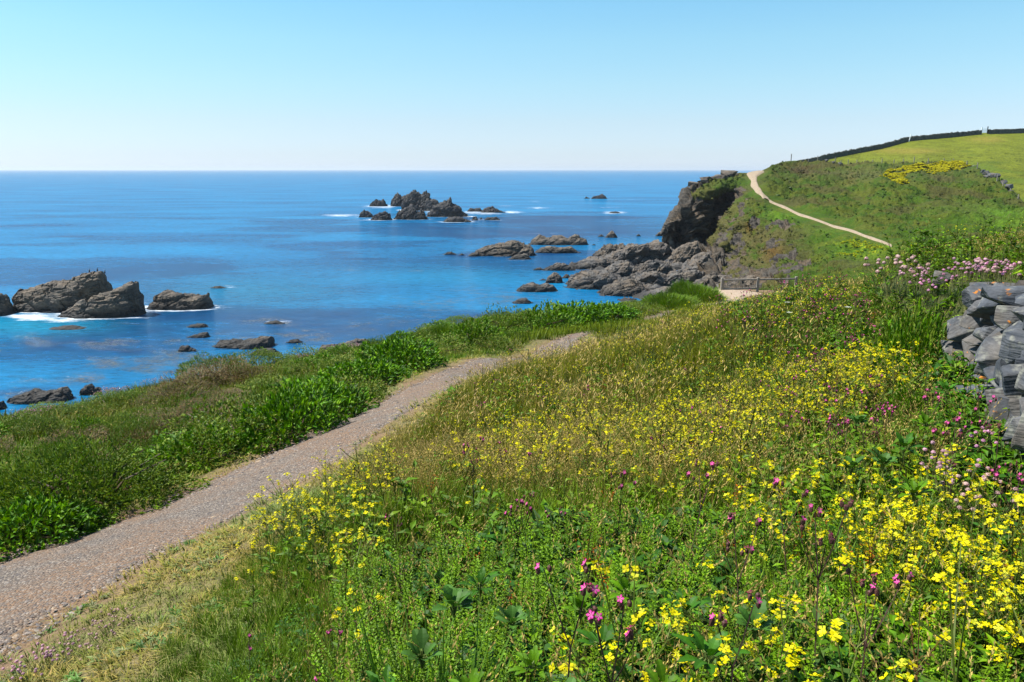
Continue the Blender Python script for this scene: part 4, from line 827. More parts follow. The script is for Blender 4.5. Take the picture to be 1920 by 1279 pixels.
if True:
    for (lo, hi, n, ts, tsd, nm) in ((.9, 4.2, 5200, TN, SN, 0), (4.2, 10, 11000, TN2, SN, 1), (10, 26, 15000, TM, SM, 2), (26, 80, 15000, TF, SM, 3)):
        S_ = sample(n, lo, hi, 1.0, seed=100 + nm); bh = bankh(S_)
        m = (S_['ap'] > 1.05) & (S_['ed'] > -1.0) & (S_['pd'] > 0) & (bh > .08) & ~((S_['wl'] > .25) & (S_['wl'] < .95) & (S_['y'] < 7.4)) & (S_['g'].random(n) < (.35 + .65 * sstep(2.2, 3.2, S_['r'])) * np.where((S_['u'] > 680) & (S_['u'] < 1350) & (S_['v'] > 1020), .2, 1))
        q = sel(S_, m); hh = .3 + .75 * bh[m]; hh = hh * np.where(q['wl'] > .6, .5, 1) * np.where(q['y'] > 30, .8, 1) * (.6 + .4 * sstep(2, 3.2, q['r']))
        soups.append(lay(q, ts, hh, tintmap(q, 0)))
        # seed heads
        k = (.9, 1.0, 1.0, .8)[nm]; S2 = sample(int(n * .8 * k), max(lo, 1.8), hi, 1.0, seed=120 + nm); b2 = bankh(S2)
        dens = .42 + .58 * np.clip(sstep(1520, 1300, S2['u']) * sstep(1150, 900, S2['v']), 0, 1) * sstep(.3, .6, fbm(np.stack([S2['x'], S2['y']], -1) * .8, 2, 5))
        dens = np.where((S2['v'] > 980), .12, dens); dens = np.where(S2['wl'] > .6, 1.0, dens)
        m = (S2['ap'] > 1.15) & (S2['ed'] > -.5) & (S2['pd'] > 0) & (b2 > .45) & (S2['g'].random(len(b2)) < dens) & ~((S2['wl'] > .2) & (S2['wl'] < .95) & (S2['y'] < 7.4))
        q = sel(S2, m); seeds.append(lay(q, tsd, (.55 + .35 * b2[m]) * np.where(q['y'] > 30, .85, 1) * np.where(q['wl'] > .6, .5, 1), (1, 1, 1), .2))
    # short turf beside the path, both sides
    for (lo, hi, n, sc_) in ((2.5, 7, 9000, 1.0), (7, 14, 11000, 1.5), (14, 40, 12000, 2.8)):
        S_ = sample(n, lo, hi, 1.0, seed=int(150 + lo)); d = np.abs(S_['pd']) - PATH_W(S_['y']); nn = fbm(np.stack([S_['x'], S_['y']], -1) * 1.3, 4, 9)
        m = (S_['ed'] > 0) & (((S_['pd'] > 0) & (bankh(S_) < .8)) | ((S_['pd'] < 0) & (d < 1.3))) & (d > .02 + .25 * (nn - .35) * (S_['y'] < 25)) & (S_['g'].random(n) < .95 * sstep(.75, .5, nn * .6 + .5 * (d < .5)) + .3)
        q = sel(S_, m); w_ = sstep(.3, .6, fbm(np.stack([q['x'], q['y']], -1) * 1.1, 3, 71))[:, None]
        soups.append(lay(q, TURF, sc_, np.array([1.25, 1.05, .9]) * w_ + np.array([.75, .95, .8]) * (1 - w_), .1, 1 / sc_ ** .5))
stuff('grass', soups, 'green and browning grass growing over the bank to the right of the path', 'grass')
stuff('seeding_grass', seeds, 'tan seed heads of tall grass nodding over the flowery bank', 'grass')
del soups, seeds

# leafy undergrowth
HB = [t_herb(.3, 18, .095, .04, (.075, .16, .015), 2) for _ in range(6)] + [t_herb(.34, 22, .065, .026, (.15, .27, .025), 3) for _ in range(3)] + [t_herb(.26, 14, .15, .065, (.04, .105, .02), 2) for _ in range(5)]
HB2 = [t_herb(.32, 10, .1, .05, GREEN, 2) for _ in range(5)] + [t_herb(.34, 10, .08, .04, LGREEN, 2) for _ in range(3)]
BT = [t_spike(random.uniform(.32, .48), (.19, .32, .045), 60) for _ in range(8)]
hs = []
S_ = sample(7500, .85, 4.5, 1.0, seed=201); bh = bankh(S_); m = (S_['pd'] > 0) & (bh > .3) & (S_['wl'] < .35) & (S_['g'].random(7500) < .25 + .75 * np.maximum(sstep(700, 900, S_['u']) * sstep(800, 1000, S_['v']), sstep(1500, 1700, S_['u']))); q = sel(S_, m); hs.append(lay(q, HB, .95 * bh[m] * (.65 + .35 * sstep(1.6, 2.6, q['r'])), (1, 1, 1)))
S_ = sample(5200, 3.2, 9, .8, -46, 10, seed=206); d = np.abs(S_['pd']) - PATH_W(S_['y']); m = (S_['pd'] > 0) & (d > .1) & (bankh(S_) < .6) & (S_['g'].random(5200) < .55 * sstep(.4, .6, fbm(np.stack([S_['x'], S_['y']], -1) * 1.7, 3, 12))); ROS = [t_herb(.03, 12, .07, .022, c_, 1) for c_ in ((.16, .22, .07), (.22, .25, .1), (.1, .19, .05), (.26, .27, .13))]; hs.append(lay(sel(S_, m), ROS, .85, (1, 1, 1)))
S_ = sample(7000, 4.5, 14, 1.0, seed=202); bh = bankh(S_); m = (S_['pd'] > 0) & (bh > .5) & ((S_['wl'] < .35) | ((S_['wl'] < 1.1) & (S_['y'] > 7.3))) & (S_['g'].random(7000) < .12 + .88 * sstep(1350, 1600, S_['u'])); hs.append(lay(sel(S_, m), HB2, 1.25, (1, 1, 1)))
S_ = sample(5000, 3.5, 20, 1.0, seed=203); m = (S_['wl'] > .7) & (S_['g'].random(5000) < .6); hs.append(lay(sel(S_, m), HB2, .7, (1.1, 1, .8)))
S_ = sample(9000, 2.6, 8.5, 1.0, 20, 40, seed=207); m = (S_['wl'] > -.75) & (S_['wl'] < .3) & (S_['g'].random(9000) < .8); q = sel(S_, m); hs.append(lay(q, HB, .8 + .5 * sstep(-.1, .25, q['wl']), (.9, 1, .8)))
S_ = sample(4500, 14, 40, 1.0, seed=204); m = (S_['pd'] > 0) & (S_['u'] > 1350) & (bankh(S_) > .5); hs.append(lay(sel(S_, m), HB2, 1.7, (.8, .9, .8)))
S_ = sample(2000, 1.1, 4.2, 1.0, seed=205); bh = bankh(S_); m = (S_['pd'] > 0) & (bh > .6) & (S_['wl'] < .2) & (S_['u'] > 620) & (S_['v'] > 850) & (S_['g'].random(2000) < .8); q = sel(S_, m); hs.append(lay(q, BT, .95 * (.7 + .3 * sstep(1.6, 2.6, q['r'])), (1, 1, 1), .12))
stuff('undergrowth', hs, 'dense leafy undergrowth with knobbly green spikes at the foot of the frame', 'undergrowth')

# ------------------------------------------------------------------ wild flowers: single plants, the rest of the mustard as one mass
def plant_proto(name, parts):
    return [(pn, mesh_np(pn, v, f, m, cols=c)) for pn, (v, f, c), m in parts]
def plant(name, proto, loc, rz, s, label, cat, group, lean=0.0):
    o = empty(name, loc, rz); o.scale = (s, s, s); o.rotation_euler = (random.uniform(-lean, lean), random.uniform(-lean, lean), rz); tag(o, label, cat, group)
    for pn, me in proto: link(pn, me, o)
    return o
MU = []
for k in range(9):
    a_s, a_l, a_f = t_mustard(random.uniform(.5, .62), 0, random.randint(4, 7)); MU.append(plant_proto('wild_mustard', [('stem', a_s, M_PLANT), ('leaves', a_l, M_PLANT)] + [('flower_cluster', f_, M_FLOWER) for f_ in a_f]))
def cat3(a): 
    off = 0; V_, F_, C_ = [], [], []
    for v, f, c in a: V_.append(v); F_.append(f + off); C_.append(c); off += len(v)
    return np.concatenate(V_), np.concatenate(F_), np.concatenate(C_)
MF = [cat3(t_mustard(random.uniform(.45, .6), 1, 4, 1.0)) for _ in range(8)]
def yel_density(S_):
    u, v = S_['u'], S_['v']; n = fbm(np.stack([S_['x'], S_['y']], -1) * .9, 3, 301)
    d = sstep(1050, 1450, u) * .8 + .3 * sstep(760, 1000, u)
    d = np.maximum(d, 1.0 * ((u > 1440) & (u < 1720) & (v < 640))); d = np.maximum(d, .5 * ((u > 900) & (u < 1450) & (v > 740) & (v < 1010)))
    d = np.maximum(d, .9 * sstep(1150, 1400, u) * sstep(930, 1080, v)) * np.where((u > 750) & (u < 1250) & (v > 980), .12, 1)
    d = np.maximum(d, .4 * ((u > 600) & (u < 760) & (v > 820) & (v < 1010))); d = np.maximum(d, .4 * ((u > 470) & (u < 720) & (v > 1020) & (v < 1200)))
    return d * sstep(.26, .6, n) * np.where(S_['wl'] > .05, .06, 1) * np.where((u > 1680) & (v > 600) & (v < 860), .3, 1)
S_ = sample(9000, 1.25, 9, 1.0, seed=301); m = (S_['pd'] > 0) & (S_['ap'] > 1.7) & (S_['g'].random(9000) < yel_density(S_) * np.where(S_['u'] > 1560, .26, .15)) & (S_['u'] > -50) & (S_['u'] < 1990) & (S_['v'] < 1700); q = sel(S_, m); tu, tv, _f = proj(q['p'] + np.array([0, 0, .5])); q = sel(q, ~(((tu > 1800) & (tv > 540) & (tv < 960)) | ((tu > 1690) & (tv > 600) & (tv < 850)))); o_ = np.argsort(q['r']); q = sel(q, o_)
print('mustard near', len(o_))
for i in range(min(300, len(o_))):
    x, y, z = q['p'][i]; near = sstep(1.2, 2.6, q['r'][i]); lab = 'yellow wild mustard in flower among the leaves right at our feet' if q['r'][i] < 2.6 else 'yellow wild mustard standing in the flowery bank below the stone wall'
    plant('wild_mustard', MU[i % 9], (x, y, z), random.random() * 6.28, float(np.clip(.78 + .3 * near, .6, 1.1)) * random.uniform(.8, 1.1), lab, 'wildflower', 'wild mustard plants at our feet' if q['r'][i] < 2.6 else 'wild mustard plants on the bank', .12)
ys = []; rest = sel(q, np.arange(len(o_)) >= 300)
if len(rest['x']): ys.append(lay(rest, MF, 1.0, (1, 1, 1)))
for lo, hi, n, k, s_ in ((5.5, 16, 14000, .2, 1.0), (16, 42, 9000, .22, 1.1)):
    S_ = sample(n, lo, hi, 1.0, seed=int(310 + lo)); m = (S_['pd'] > 0) & (S_['ap'] > 2) & (bankh(S_) > .7) & (S_['g'].random(n) < yel_density(S_) * k); ys.append(lay(sel(S_, m), MF, s_, (1, 1, 1)))
stuff('distant_mustard', ys, 'yellow haze of wild mustard flowers further along the bank', 'wildflowers', M_FLOWER)

CA = [plant_proto('c', [('stem', a, M_PLANT), ('calyx', b_, M_PLANT), ('flower', c, M_FLOWER)]) for a, b_, c in [t_campion(random.uniform(.5, .66), random.randint(2, 4)) for _ in range(8)]]
GC = 'pink campions scattered on the bank'
S_ = sample(4200, 2.6, 20, .9, seed=401); nn = fbm(np.stack([S_['x'], S_['y']], -1) * 1.2, 2, 44)
dn = (.3 * sstep(1250, 1450, S_['u']) + .05) * np.where((S_['u'] > 1500) & (S_['u'] < 1720) & (S_['v'] > 540) & (S_['v'] < 820), 5, 1.5) * sstep(.4, .6, nn)
m = (S_['pd'] > 0) & (S_['ap'] > 2) & (bankh(S_) > .7) & (S_['wl'] < .1) & (S_['g'].random(4200) < dn * .8) & (S_['u'] < 1950) & ((S_['r'] > 3.4) | (S_['g'].random(4200) < .12)); q = sel(S_, m)
print('campion', len(q['x']))
for i in range(min(260, len(q['x']))): plant('red_campion', CA[i % 8], tuple(q['p'][i]), random.random() * 6.28, random.uniform(.9, 1.2), 'pink campion on a dark stalk among the yellow flowers', 'wildflower', GC, .1)
def at(u, v, Y, dz=0.0):
    """ground point below the photo pixel at that distance"""
    a = P(u, v, Y); return (float(a[0]), float(a[1]), gr(a[0], a[1]) + dz)
def reach(u, v, Y, h0):
    """ground point and scale so a plant of height h0 tops out at the pixel"""
    a = P(u, v, Y); g = gr(a[0], a[1]); return (float(a[0]), float(a[1]), g), max(.3, (a[2] - g) / h0)
for k, (u, v, Y, lab) in enumerate([(1390, 1020, 1.75, 'dark forked campion with two closed buds in the middle foreground'), (1650, 845, 2.0, 'tall purple-brown campion with one bright pink bloom near the thrift'), (1050, 1095, 1.9, 'dark stalked campion seed head standing over the green leaves'), (1190, 1090, 1.8, 'leaning brown campion bud stalk right of the seed head'),
                                   (1575, 880, 2.1, 'brown campion tuft leaning toward the tall purple one'), (1420, 850, 2.5, 'pink campion cluster left of the tall purple one'), (1525, 785, 2.9, 'bright pink campion rising alone above the yellow flowers'), (1290, 800, 3.5, 'pair of pale pink campions on the slope beside rusty dock'), (885, 790, 5.0, 'pink campions at the edge of the brown grass'), (560, 1250, 2.5, 'magenta campion low at the bottom of the turf slope'), (465, 1225, 2.7, 'small magenta flower on the short turf at the bottom edge'), (610, 1185, 2.9, 'little pink campion among the first yellow flowers')]):
    loc, s_ = reach(u, v, Y, .6); plant('red_campion', CA[k % 8], loc, random.random() * 6.28, min(s_, 1.35), lab, 'wildflower', None, .05)
def t_rosette(n, L, w, c):
    t = Tm()
    for k in range(n):
        a_ = k * 2.4 + random.random() * .5; el = random.uniform(.35, 1.2); d = np.array((math.cos(a_) * math.cos(el), math.sin(a_) * math.cos(el), math.sin(el))); up = (-d[0] * .5, -d[1] * .5, 1); ll = L * random.uniform(.6, 1.15); p0 = d * ll * .45 * (1, 1, 1); t.tube([(0, 0, -.02), p0 * .6 + (0, 0, .01), p0], .003, .002, (.14, .19, .06))
        cc = jit_c(c, .2); sd = np.cross(d, up); sd /= np.linalg.norm(sd); m_ = 5; prev = None
        for i in range(m_ + 1):
            f = i / m_; wd = w * math.sin(math.pi * min(1, .12 + f * .9)) ** .8 * (.5 if i == m_ else 1) * (1 + .18 * (-1) ** i); cpt = p0 + d * ll * f - np.array((0, 0, ll * .35 * f * f)); row_ = (cpt + sd * wd * .5 + (0, 0, .12 * wd), cpt, cpt - sd * wd * .5 + (0, 0, .12 * wd))
            if prev: t.tri([prev[0], row_[0], row_[1], prev[1]], [cc, cc, cc * 1.25, cc * 1.25]); t.tri([prev[1], row_[1], row_[2], prev[2]], [cc * 1.25, cc * 1.25, cc * .9, cc * .9])
            prev = row_
    return t.arr()
RO = [plant_proto('r', [('leaves', t_rosette(n_, L_, w_, c_), M_PLANT)]) for n_, L_, w_, c_ in ((14, .075, .034, (.07, .15, .035)), (14, .085, .03, (.05, .13, .02)), (16, .07, .026, (.1, .2, .025)))]
for k, (u, v, Y) in enumerate([(850, 1085, 2.35), (900, 1050, 2.6), (1000, 1190, 2.0), (790, 1180, 2.2), (1130, 1150, 2.0), (1250, 1230, 1.75), (1060, 1260, 1.8), (720, 1250, 2.2), (1180, 1060, 2.4), (960, 1110, 2.2), (1330, 1170, 1.9), (880, 1240, 2.0), (1420, 1120, 2.1), (1290, 1090, 2.3), (1090, 1090, 2.3), (1610, 760, 4.2), (1700, 800, 3.6), (1740, 760, 3.9), (1660, 830, 3.4), (1780, 700, 4.4), (1720, 880, 3.0), (1600, 840, 3.5)]):
    loc, s_ = reach(u, v, Y, .3); plant('broad_leaved_plant', RO[k % 3], (loc[0], loc[1], loc[2] + max(.12, .3 * s_ - .12)), k * 1.3, 1.25 if k < 1 else random.uniform(.8, 1.1), 'grey-green lobed leaf rosette standing over the dark foliage' if k < 1 else 'broad green leaves among the lush foliage', 'leafy plant', None if k < 1 else 'broad leaved plants in the foreground foliage', .1)
GT = [plant_proto('g', [('blades', t_tuft(34, .55, .007, 5, (.05, .12, .02), (.14, .26, .05), .07, .45), M_PLANT)]) for _ in range(3)]
for k, (u, v, Y) in enumerate([(780, 1090, 2.4), (820, 1130, 2.3), (760, 1160, 2.3), (850, 1200, 2.1), (1080, 1220, 1.9), (700, 1200, 2.4), (1400, 1230, 1.7), (1560, 880, 3.2), (1640, 900, 3.0), (1700, 930, 2.8)]):
    loc, s_ = reach(u, v, Y, .5); plant('tussock', GT[k % 3], loc, k, min(1.2, s_), 'tuft of long dark green grass blades in the foreground', 'tussock', 'long grass tufts in the foreground', .1)
def stand(u, v, h, lo=1.6, hi=16):
    """where along the sight line of a pixel a plant of height h has its top"""
    yy = np.linspace(lo, hi, 500); a = P(np.full(500, u), np.full(500, v), yy); d_ = a[:, 2] - ground(a[:, 0], a[:, 1]) - h; k_ = np.nonzero(d_ < 0)[0]; k_ = k_[0] if len(k_) else int(np.argmin(np.abs(d_))); return (float(a[k_, 0]), float(a[k_, 1]), float(a[k_, 2] - h))
# hand placed mustards close to the lens
for k, (u, v, Y, lab) in enumerate([(1858, 870, 1.7, 'tall dark-stemmed mustard with a bright yellow crown in front of the pale pink thrift'), (1240, 965, 2.0, 'lone mustard with large yellow flowers over the green leaves'), (1200, 1030, 1.9, 'mustard flower head low over the dark leaves'), (1570, 1190, 1.35, 'mustard with big yellow petals at the very bottom of the frame'), (1720, 1090, 1.5, 'bushy mustard full of flowers in the lower right corner'), (1910, 990, 1.5, 'mustard crowding the right edge of the frame below the wall'), (690, 860, 4.2, 'mustard leaning over the gravel path'), (640, 930, 3.8, 'mustard lower down beside the one leaning over the path'), (640, 1110, 2.9, 'mustard on the short turf edge'), (1320, 1265, 1.3, 'mustard just peeping in at the bottom centre')]):
    loc, s_ = reach(u, v, Y, .58); plant('wild_mustard', MU[k % 9], loc, random.random() * 6.28, min(s_, 1.35), lab, 'wildflower', None, .03)
# thrift
TH = [plant_proto('t', [('cushion', a, M_PLANT), ('stems', b_, M_PLANT)] + [('flower_head', h_, M_FLOWER) for h_ in c]) for a, b_, c in [t_thrift(.1, 26, .17), t_thrift(.1, 14, .15, (.68, .38, .55)), t_thrift(.13, 34, .15, (.6, .44, .42))]]
for (u, v, Y, k, s_, dz, lab) in [(1790, 860, 2.05, 0, 1.0, .30, 'large clump of pale pink thrift in front of the stone wall'), (1850, 900, 2.0, 2, .8, .26, 'second clump of pale thrift beside the wall foot'), (1880, 810, 2.6, 1, .8, .3, 'small thrift with four heads against the grey stones'), (1700, 475, 9.5, 2, 2.0, None, 'dense pink thrift mound at the crest where the hedge ends'), (1770, 470, 6.6, 1, 1.3, None, 'thrift with pink heads on top of the stone hedge'),
                                  (1835, 462, 6.0, 0, 1.2, None, 'bright thrift on the crest of the hedge above the lichened stone'), (1800, 462, 7.0, 1, 1.2, None, 'thrift further back on the hedge crest'), (1895, 475, 5.5, 1, 1.1, None, 'thrift near the right edge on the hedge crest'), (1915, 490, 4.9, 2, 1.2, None, 'fading tan thrift at the right edge of the hedge'), (1875, 490, 5.2, 1, .9, None, 'deep pink thrift low on the hedge top'), (1735, 470, 8.0, 0, 1.3, None, 'thin thrift just right of the dense mound'), (1858, 450, 6.8, 0, 1.2, None, 'highest thrift on the skyline of the hedge'),
                                  (150, 1120, 5.0, 2, 1.0, None, 'dried pink thrift at the left of the turf beside the gravel'), (90, 1145, 4.8, 0, 1.1, None, 'pale thrift overhanging the path edge'), (210, 1100, 5.3, 2, .8, None, 'brown-headed thrift further up the path edge'), (40, 1165, 4.6, 0, 1.0, None, 'thrift nearest the left edge of the frame')]:
    
    if dz is None and v < 700:
        Y = np.interp(u, [1700, 1770, 1850, 1915], [11.5, 9.6, 8.4, 7.2]); s_ *= 1.5
    if dz: a = np.array(stand(u, v, .52)); g = a[2]; z = g + .31; s_ = 1.2
    else: a = P(u, v, Y); g = gr(a[0], a[1]); z = g
    z = a[2] - .17 * s_ if (dz is None and a[2] - .17 * s_ > g - .05 and v < 700) else z
    plant('sea_thrift', TH[k], (float(a[0]), float(a[1]), float(min(z, g + .35))), random.random() * 6.28, s_, lab, 'thrift', None, .03)
DK = [plant_proto('d', [('stem', a, M_PLANT), ('seed_head', b_, M_PLANT)]) for a, b_ in [t_dock(random.uniform(.42, .56)) for _ in range(5)] + [t_dock(.5, (.12, .075, .04), 50) for _ in range(3)]]
S_ = sample(2600, 2.2, 14, .9, seed=501); nn = fbm(np.stack([S_['x'], S_['y']], -1) * 1.4, 2, 45); m = (S_['pd'] > 0) & (bankh(S_) > .7) & (S_['wl'] < .1) & (S_['g'].random(2600) < (.28 * sstep(1250, 1400, S_['u']) + .06) * sstep(.4, .62, nn)) & (S_['u'] < 1950); q = sel(S_, m); print('dock', len(q['x']))
for i in range(min(200, len(q['x']))): plant('dock', DK[i % 8], tuple(q['p'][i]), random.random() * 6.28, random.uniform(.8, 1.15), 'rusty brown dock spike among the grass and yellow flowers', 'dock', 'rusty dock spikes on the bank', .12)
for k, (u, v, Y) in enumerate([(1452, 505, 19), (1475, 492, 18), (1500, 500, 18.5), (1520, 486, 17), (1538, 495, 17.5), (1556, 482, 16.5), (1490, 515, 17), (1435, 520, 20), (1465, 520, 18), (1575, 490, 16)]):
    loc, s_ = reach(u, v, Y, .5); o = plant('dock', DK[5 + k % 3], loc, k, 1, 'tall dark leafy weed on the skyline above the wooden fence', 'weed', 'dark weeds on the bank skyline', .05); o.scale = (1.7, 1.7, s_)
for k, (u, v, lab) in enumerate([(1476, 566, 'white umbel flower above the brown grass by the gate'), (1480, 585, 'smaller white umbel below the first one'), (1590, 575, 'whitish flower head in the bank left of the wall')]):
    t1, t2 = Tm(), Tm(); t1.tube([(0, 0, -.02), (0, 0, .6)], .004, .003, (.12, .15, .05))
    for j in range(14): a_ = j * 2.4; r_ = .012 * math.sqrt(j); t1.tube([(0, 0, .57), (r_ * math.cos(a_), r_ * math.sin(a_), .61)], .001, .001, (.15, .2, .06)); t2.flower((r_ * math.cos(a_), r_ * math.sin(a_), .615), (0, 0, 1), .011, (.75, .75, .66), 5, 1, .1)
    loc = stand(u, v, .62, 3, 24); plant('wild_carrot', plant_proto('u', [('stem', t1.arr(), M_PLANT), ('umbel', t2.arr(), M_FLOWER)]), loc, 0, 1.0, lab, 'wildflower', None)
#@@VERGE
# ================================================================== THE SEAWARD VERGE
def t_bush(kind, n, seed):
    random.seed(seed); g = np.random.default_rng(seed); t = Tm(); br = Tm()
    for k in range(7):
        a = random.random() * 6.28; br.tube([(0, 0, -.1), (.35 * math.cos(a), .35 * math.sin(a), .25), (.75 * math.cos(a), .75 * math.sin(a), .36)], .02, .006, (.09, .065, .04))
    d = g.normal(0, 1, (n, 3)); d[:, 2] = np.abs(d[:, 2]) * .9 - .12; d /= np.linalg.norm(d, axis=1, keepdims=True)
    lump = .42 + 1.0 * fbm(d * 2.3 + seed * 3.1, 3, seed); rr = lump * (1 - .35 * g.random(n) ** 2.2)
    for i in range(n):
        p = d[i] * rr[i] * np.array((1, 1, .62)); nrm = d[i] + g.normal(0, .45, 3)
        if kind == 'leafy':
            L = (.085, .06, .105)[seed % 3] * random.uniform(.5, 1.4); c = jit_c(random.choice(([(.1, .2, .025), (.15, .27, .03), (.07, .15, .02), (.19, .26, .05)], [(.16, .22, .04), (.09, .16, .03), (.22, .25, .06), (.13, .18, .03)], [(.07, .17, .018), (.11, .24, .025), (.055, .12, .018), (.18, .32, .035)])[seed % 3]), .3); t.leaf(p, nrm + (0, 0, .2), g.normal(0, 1, 3) * .4 + (0, 0, 1), L, L * .52, c, .25, .25)
        elif kind == 'gorse':
            c = jit_c(random.choice([(.12, .2, .028), (.19, .25, .045), (.08, .14, .022)]), .3); dd = nrm / np.linalg.norm(nrm); s_ = np.cross(dd, (.3, .2, .9)) * .012; L = .07 * random.uniform(.6, 1.3); t.tri([p - s_, p + dd * L, p + s_], c); s2 = np.cross(dd, s_); t.tri([p - s2 + dd * .01, p + dd * L * .8 + s_ * 2, p + s2], c * 1.1)
        elif kind == 'brown':
            c = jit_c(random.choice([(.17, .11, .06), (.22, .15, .08), (.11, .08, .04), (.12, .13, .04)]), .3); dd = nrm / np.linalg.norm(nrm); s_ = np.cross(dd, (.3, .2, .9)) * .011; L = .085 * random.uniform(.6, 1.3); t.tri([p - s_, p + dd * L, p + s_], c)
        else:
            c = jit_c(random.choice([LGREEN, (.12, .24, .03), (.16, .22, .05)]), .25); dd = np.array((d[i][0] * .5, d[i][1] * .5, 1)) + g.normal(0, .25, 3); dd /= np.linalg.norm(dd); L = .2 * random.uniform(.6, 1.3); s_ = np.cross(dd, d[i] + (.1, .1, 0)); s_ = s_ / (np.linalg.norm(s_) + 1e-6) * .011; t.tri([p * .8 - s_, p * .8 + dd * L + d[i] * .08, p * .8 + s_], [c * .7, c * 1.15, c * .7])
    return t.arr(), br.arr()
BU = {}
for kd, n in (('leafy', 2600), ('gorse', 5200), ('brown', 3600), ('grassy', 4200)):
    BU[kd] = [plant_proto('b', [('foliage', a, M_PLANT), ('branches', c, M_PLANT)]) for a, c in [t_bush(kd, n, 900 + 10 * len(BU) + k) for k in range(3)]]
random.seed(77)
NAMES = {'leafy': ('leafy_bush', 'bush'), 'gorse': ('gorse_bush', 'gorse'), 'brown': ('dead_gorse', 'gorse'), 'grassy': ('grass_hummock', 'grass hummock')}
BPOS = []
def bush(kd, u, Y, w, h, lab, group=None, dz=0):
    x = (u - 960) / 1440. * Y * 1.0; c = math.hypot(1, 0)
    # column u at forward distance Y: x scales with the true depth along the tilted view
    for _ in range(4):
        z = gr(x, Y); f = Y * cp - (z - CAM_Z) * sp; x = (u - 960) / 1440. * f
    n_, c_ = NAMES[kd]; o = plant(n_, BU[kd][random.randrange(3)], (x, Y, gr(x, Y) - .06 + dz), random.random() * 6.28, 1, lab, c_, group, .05); o.scale = (w / 1.75, w / 1.75 * random.uniform(.8, 1.1), h / .56); BPOS.append((x, Y, w)); return o
for kd, u, Y, w, h, lab in [('gorse', 40, 10.6, 3.0, .95, 'dense dark green bush at the left edge above the gravel path'), ('gorse', 165, 11.2, 2.9, .95, 'rounded dark green bush right of the one at the left edge'), ('leafy', 60, 9.5, 1.5, .6, 'low leafy bush in front of the dark bushes by the path'), ('leafy', 120, 10.0, 1.4, .5, 'small bright leafy clump below the dark bushes'), ('brown', 205, 13.0, 1.9, .75, 'browned gorse behind the dark rounded bush'),
                            ('leafy', 370, 14.2, 2.4, .8, 'bright leafy bush at the near end of the long green clump'), ('leafy', 460, 14.4, 2.4, .85, 'bright leafy bush second along the long green clump'), ('leafy', 545, 14.9, 2.2, .95, 'leafy bush casting a dark shadow onto the gravel path'), ('leafy', 420, 16.6, 2.6, 1.0, 'tall leafy bush behind the near end of the green clump'), ('leafy', 520, 17.2, 2.8, 1.1, 'tallest leafy bush in the middle of the green clump'), ('leafy', 605, 17.2, 2.4, .95, 'leafy bush hanging over the path edge beyond the shadow'), ('leafy', 330, 15.6, 1.8, .6, 'low leafy bush left of the green clump'), ('leafy', 660, 19.5, 2.2, .8, 'last leafy bush of the long green clump'),
                            ('leafy', 690, 22.5, 2.4, .85, 'leafy bush halfway along the verge'), ('leafy', 745, 25, 2.6, 1.0, 'rounded leafy bush with a dark hollow beside the path'), ('grassy', 735, 25, 2.2, .5, 'grassy bush behind the rounded leafy one'), ('leafy', 660, 24, 2.8, .8, 'leafy bush seaward of the halfway bush'), ('leafy', 822, 31, 2.8, .8, 'low bush on the bend of the path'), ('leafy', 885, 35, 3.2, 1.2, 'leafy bush with yellow-green top beyond the bend'), ('leafy', 945, 38.5, 3.0, 1.25, 'bright yellow-green bush on the skyline against the water'), ('leafy', 1010, 40, 3.8, 1.4, 'bright bush right of the yellow-green skyline bush'), ('leafy', 1075, 44, 4.2, 1.5, 'big leafy bush near the far end of the verge'), ('leafy', 1140, 47, 4, 1.2, 'leafy bush beyond the big one at the far end'),
                            ('leafy', 1200, 51, 3.4, .8, 'low bush on the slope down to the gate'), ('grassy', 1255, 55, 4.2, .95, 'bright grassy bush close to the sandy patch'), ('grassy', 1310, 59, 4.0, 1.1, 'bright green grass mound beside the wooden gate'), ('grassy', 1290, 61, 4, 1.2, 'bright grass mound seaward of the one beside the gate'),
                            ('brown', 375, 26.5, 2.6, .8, 'brown dead gorse hump in the middle of the seaward slope'), ('brown', 430, 27.5, 2.6, .95, 'tallest brown dead gorse with rusty top'), ('brown', 465, 27, 2.0, .6, 'small brown gorse right of the rusty hump'), ('brown', 340, 24, 2.4, .7, 'wide brown gorse nearest the camera in the dead patch'), ('brown', 300, 21, 1.8, .5, 'low brown patch left of the dead gorse'), ('gorse', 405, 29.5, 2.6, .8, 'green gorse mound capping the brown patch'), ('gorse', 490, 31, 2.6, .7, 'green mound on the cliff edge above the flat tan rocks'), ('brown', 265, 16.5, 1.6, .8, 'dark brown gorse in the gap between the bush clumps'), ('gorse', 275, 15.2, 1.5, .6, 'shaded gorse in the gap between the bush clumps')]:
    bush(kd, u, Y, w, h, lab)
for k, (x, y, w, h, lab) in enumerate([(4.15, 7.75, .95, .85, 'leafy growth covering the far end of the stone hedge'), (4.5, 8.5, 1.1, .8, 'leafy growth behind the far end of the stone hedge'), (3.72, 7.1, .6, .5, 'leafy tuft hiding the foot of the hedge at its far end'), (3.2, 5.9, .5, .42, 'leafy tuft against the middle of the stone hedge'), (2.75, 4.9, .5, .45, 'leafy tuft against the near part of the stone hedge'), (5.0, 9.6, 1.3, .6, 'leafy bush on the hedge line beyond the stones')]):
    o = plant('leafy_bush', BU['leafy'][k % 3], (x, y, gr(x, y) - .05), k * 1.7, 1, lab, 'bush', None); o.scale = (w / 1.75, w / 1.75, h / .56)
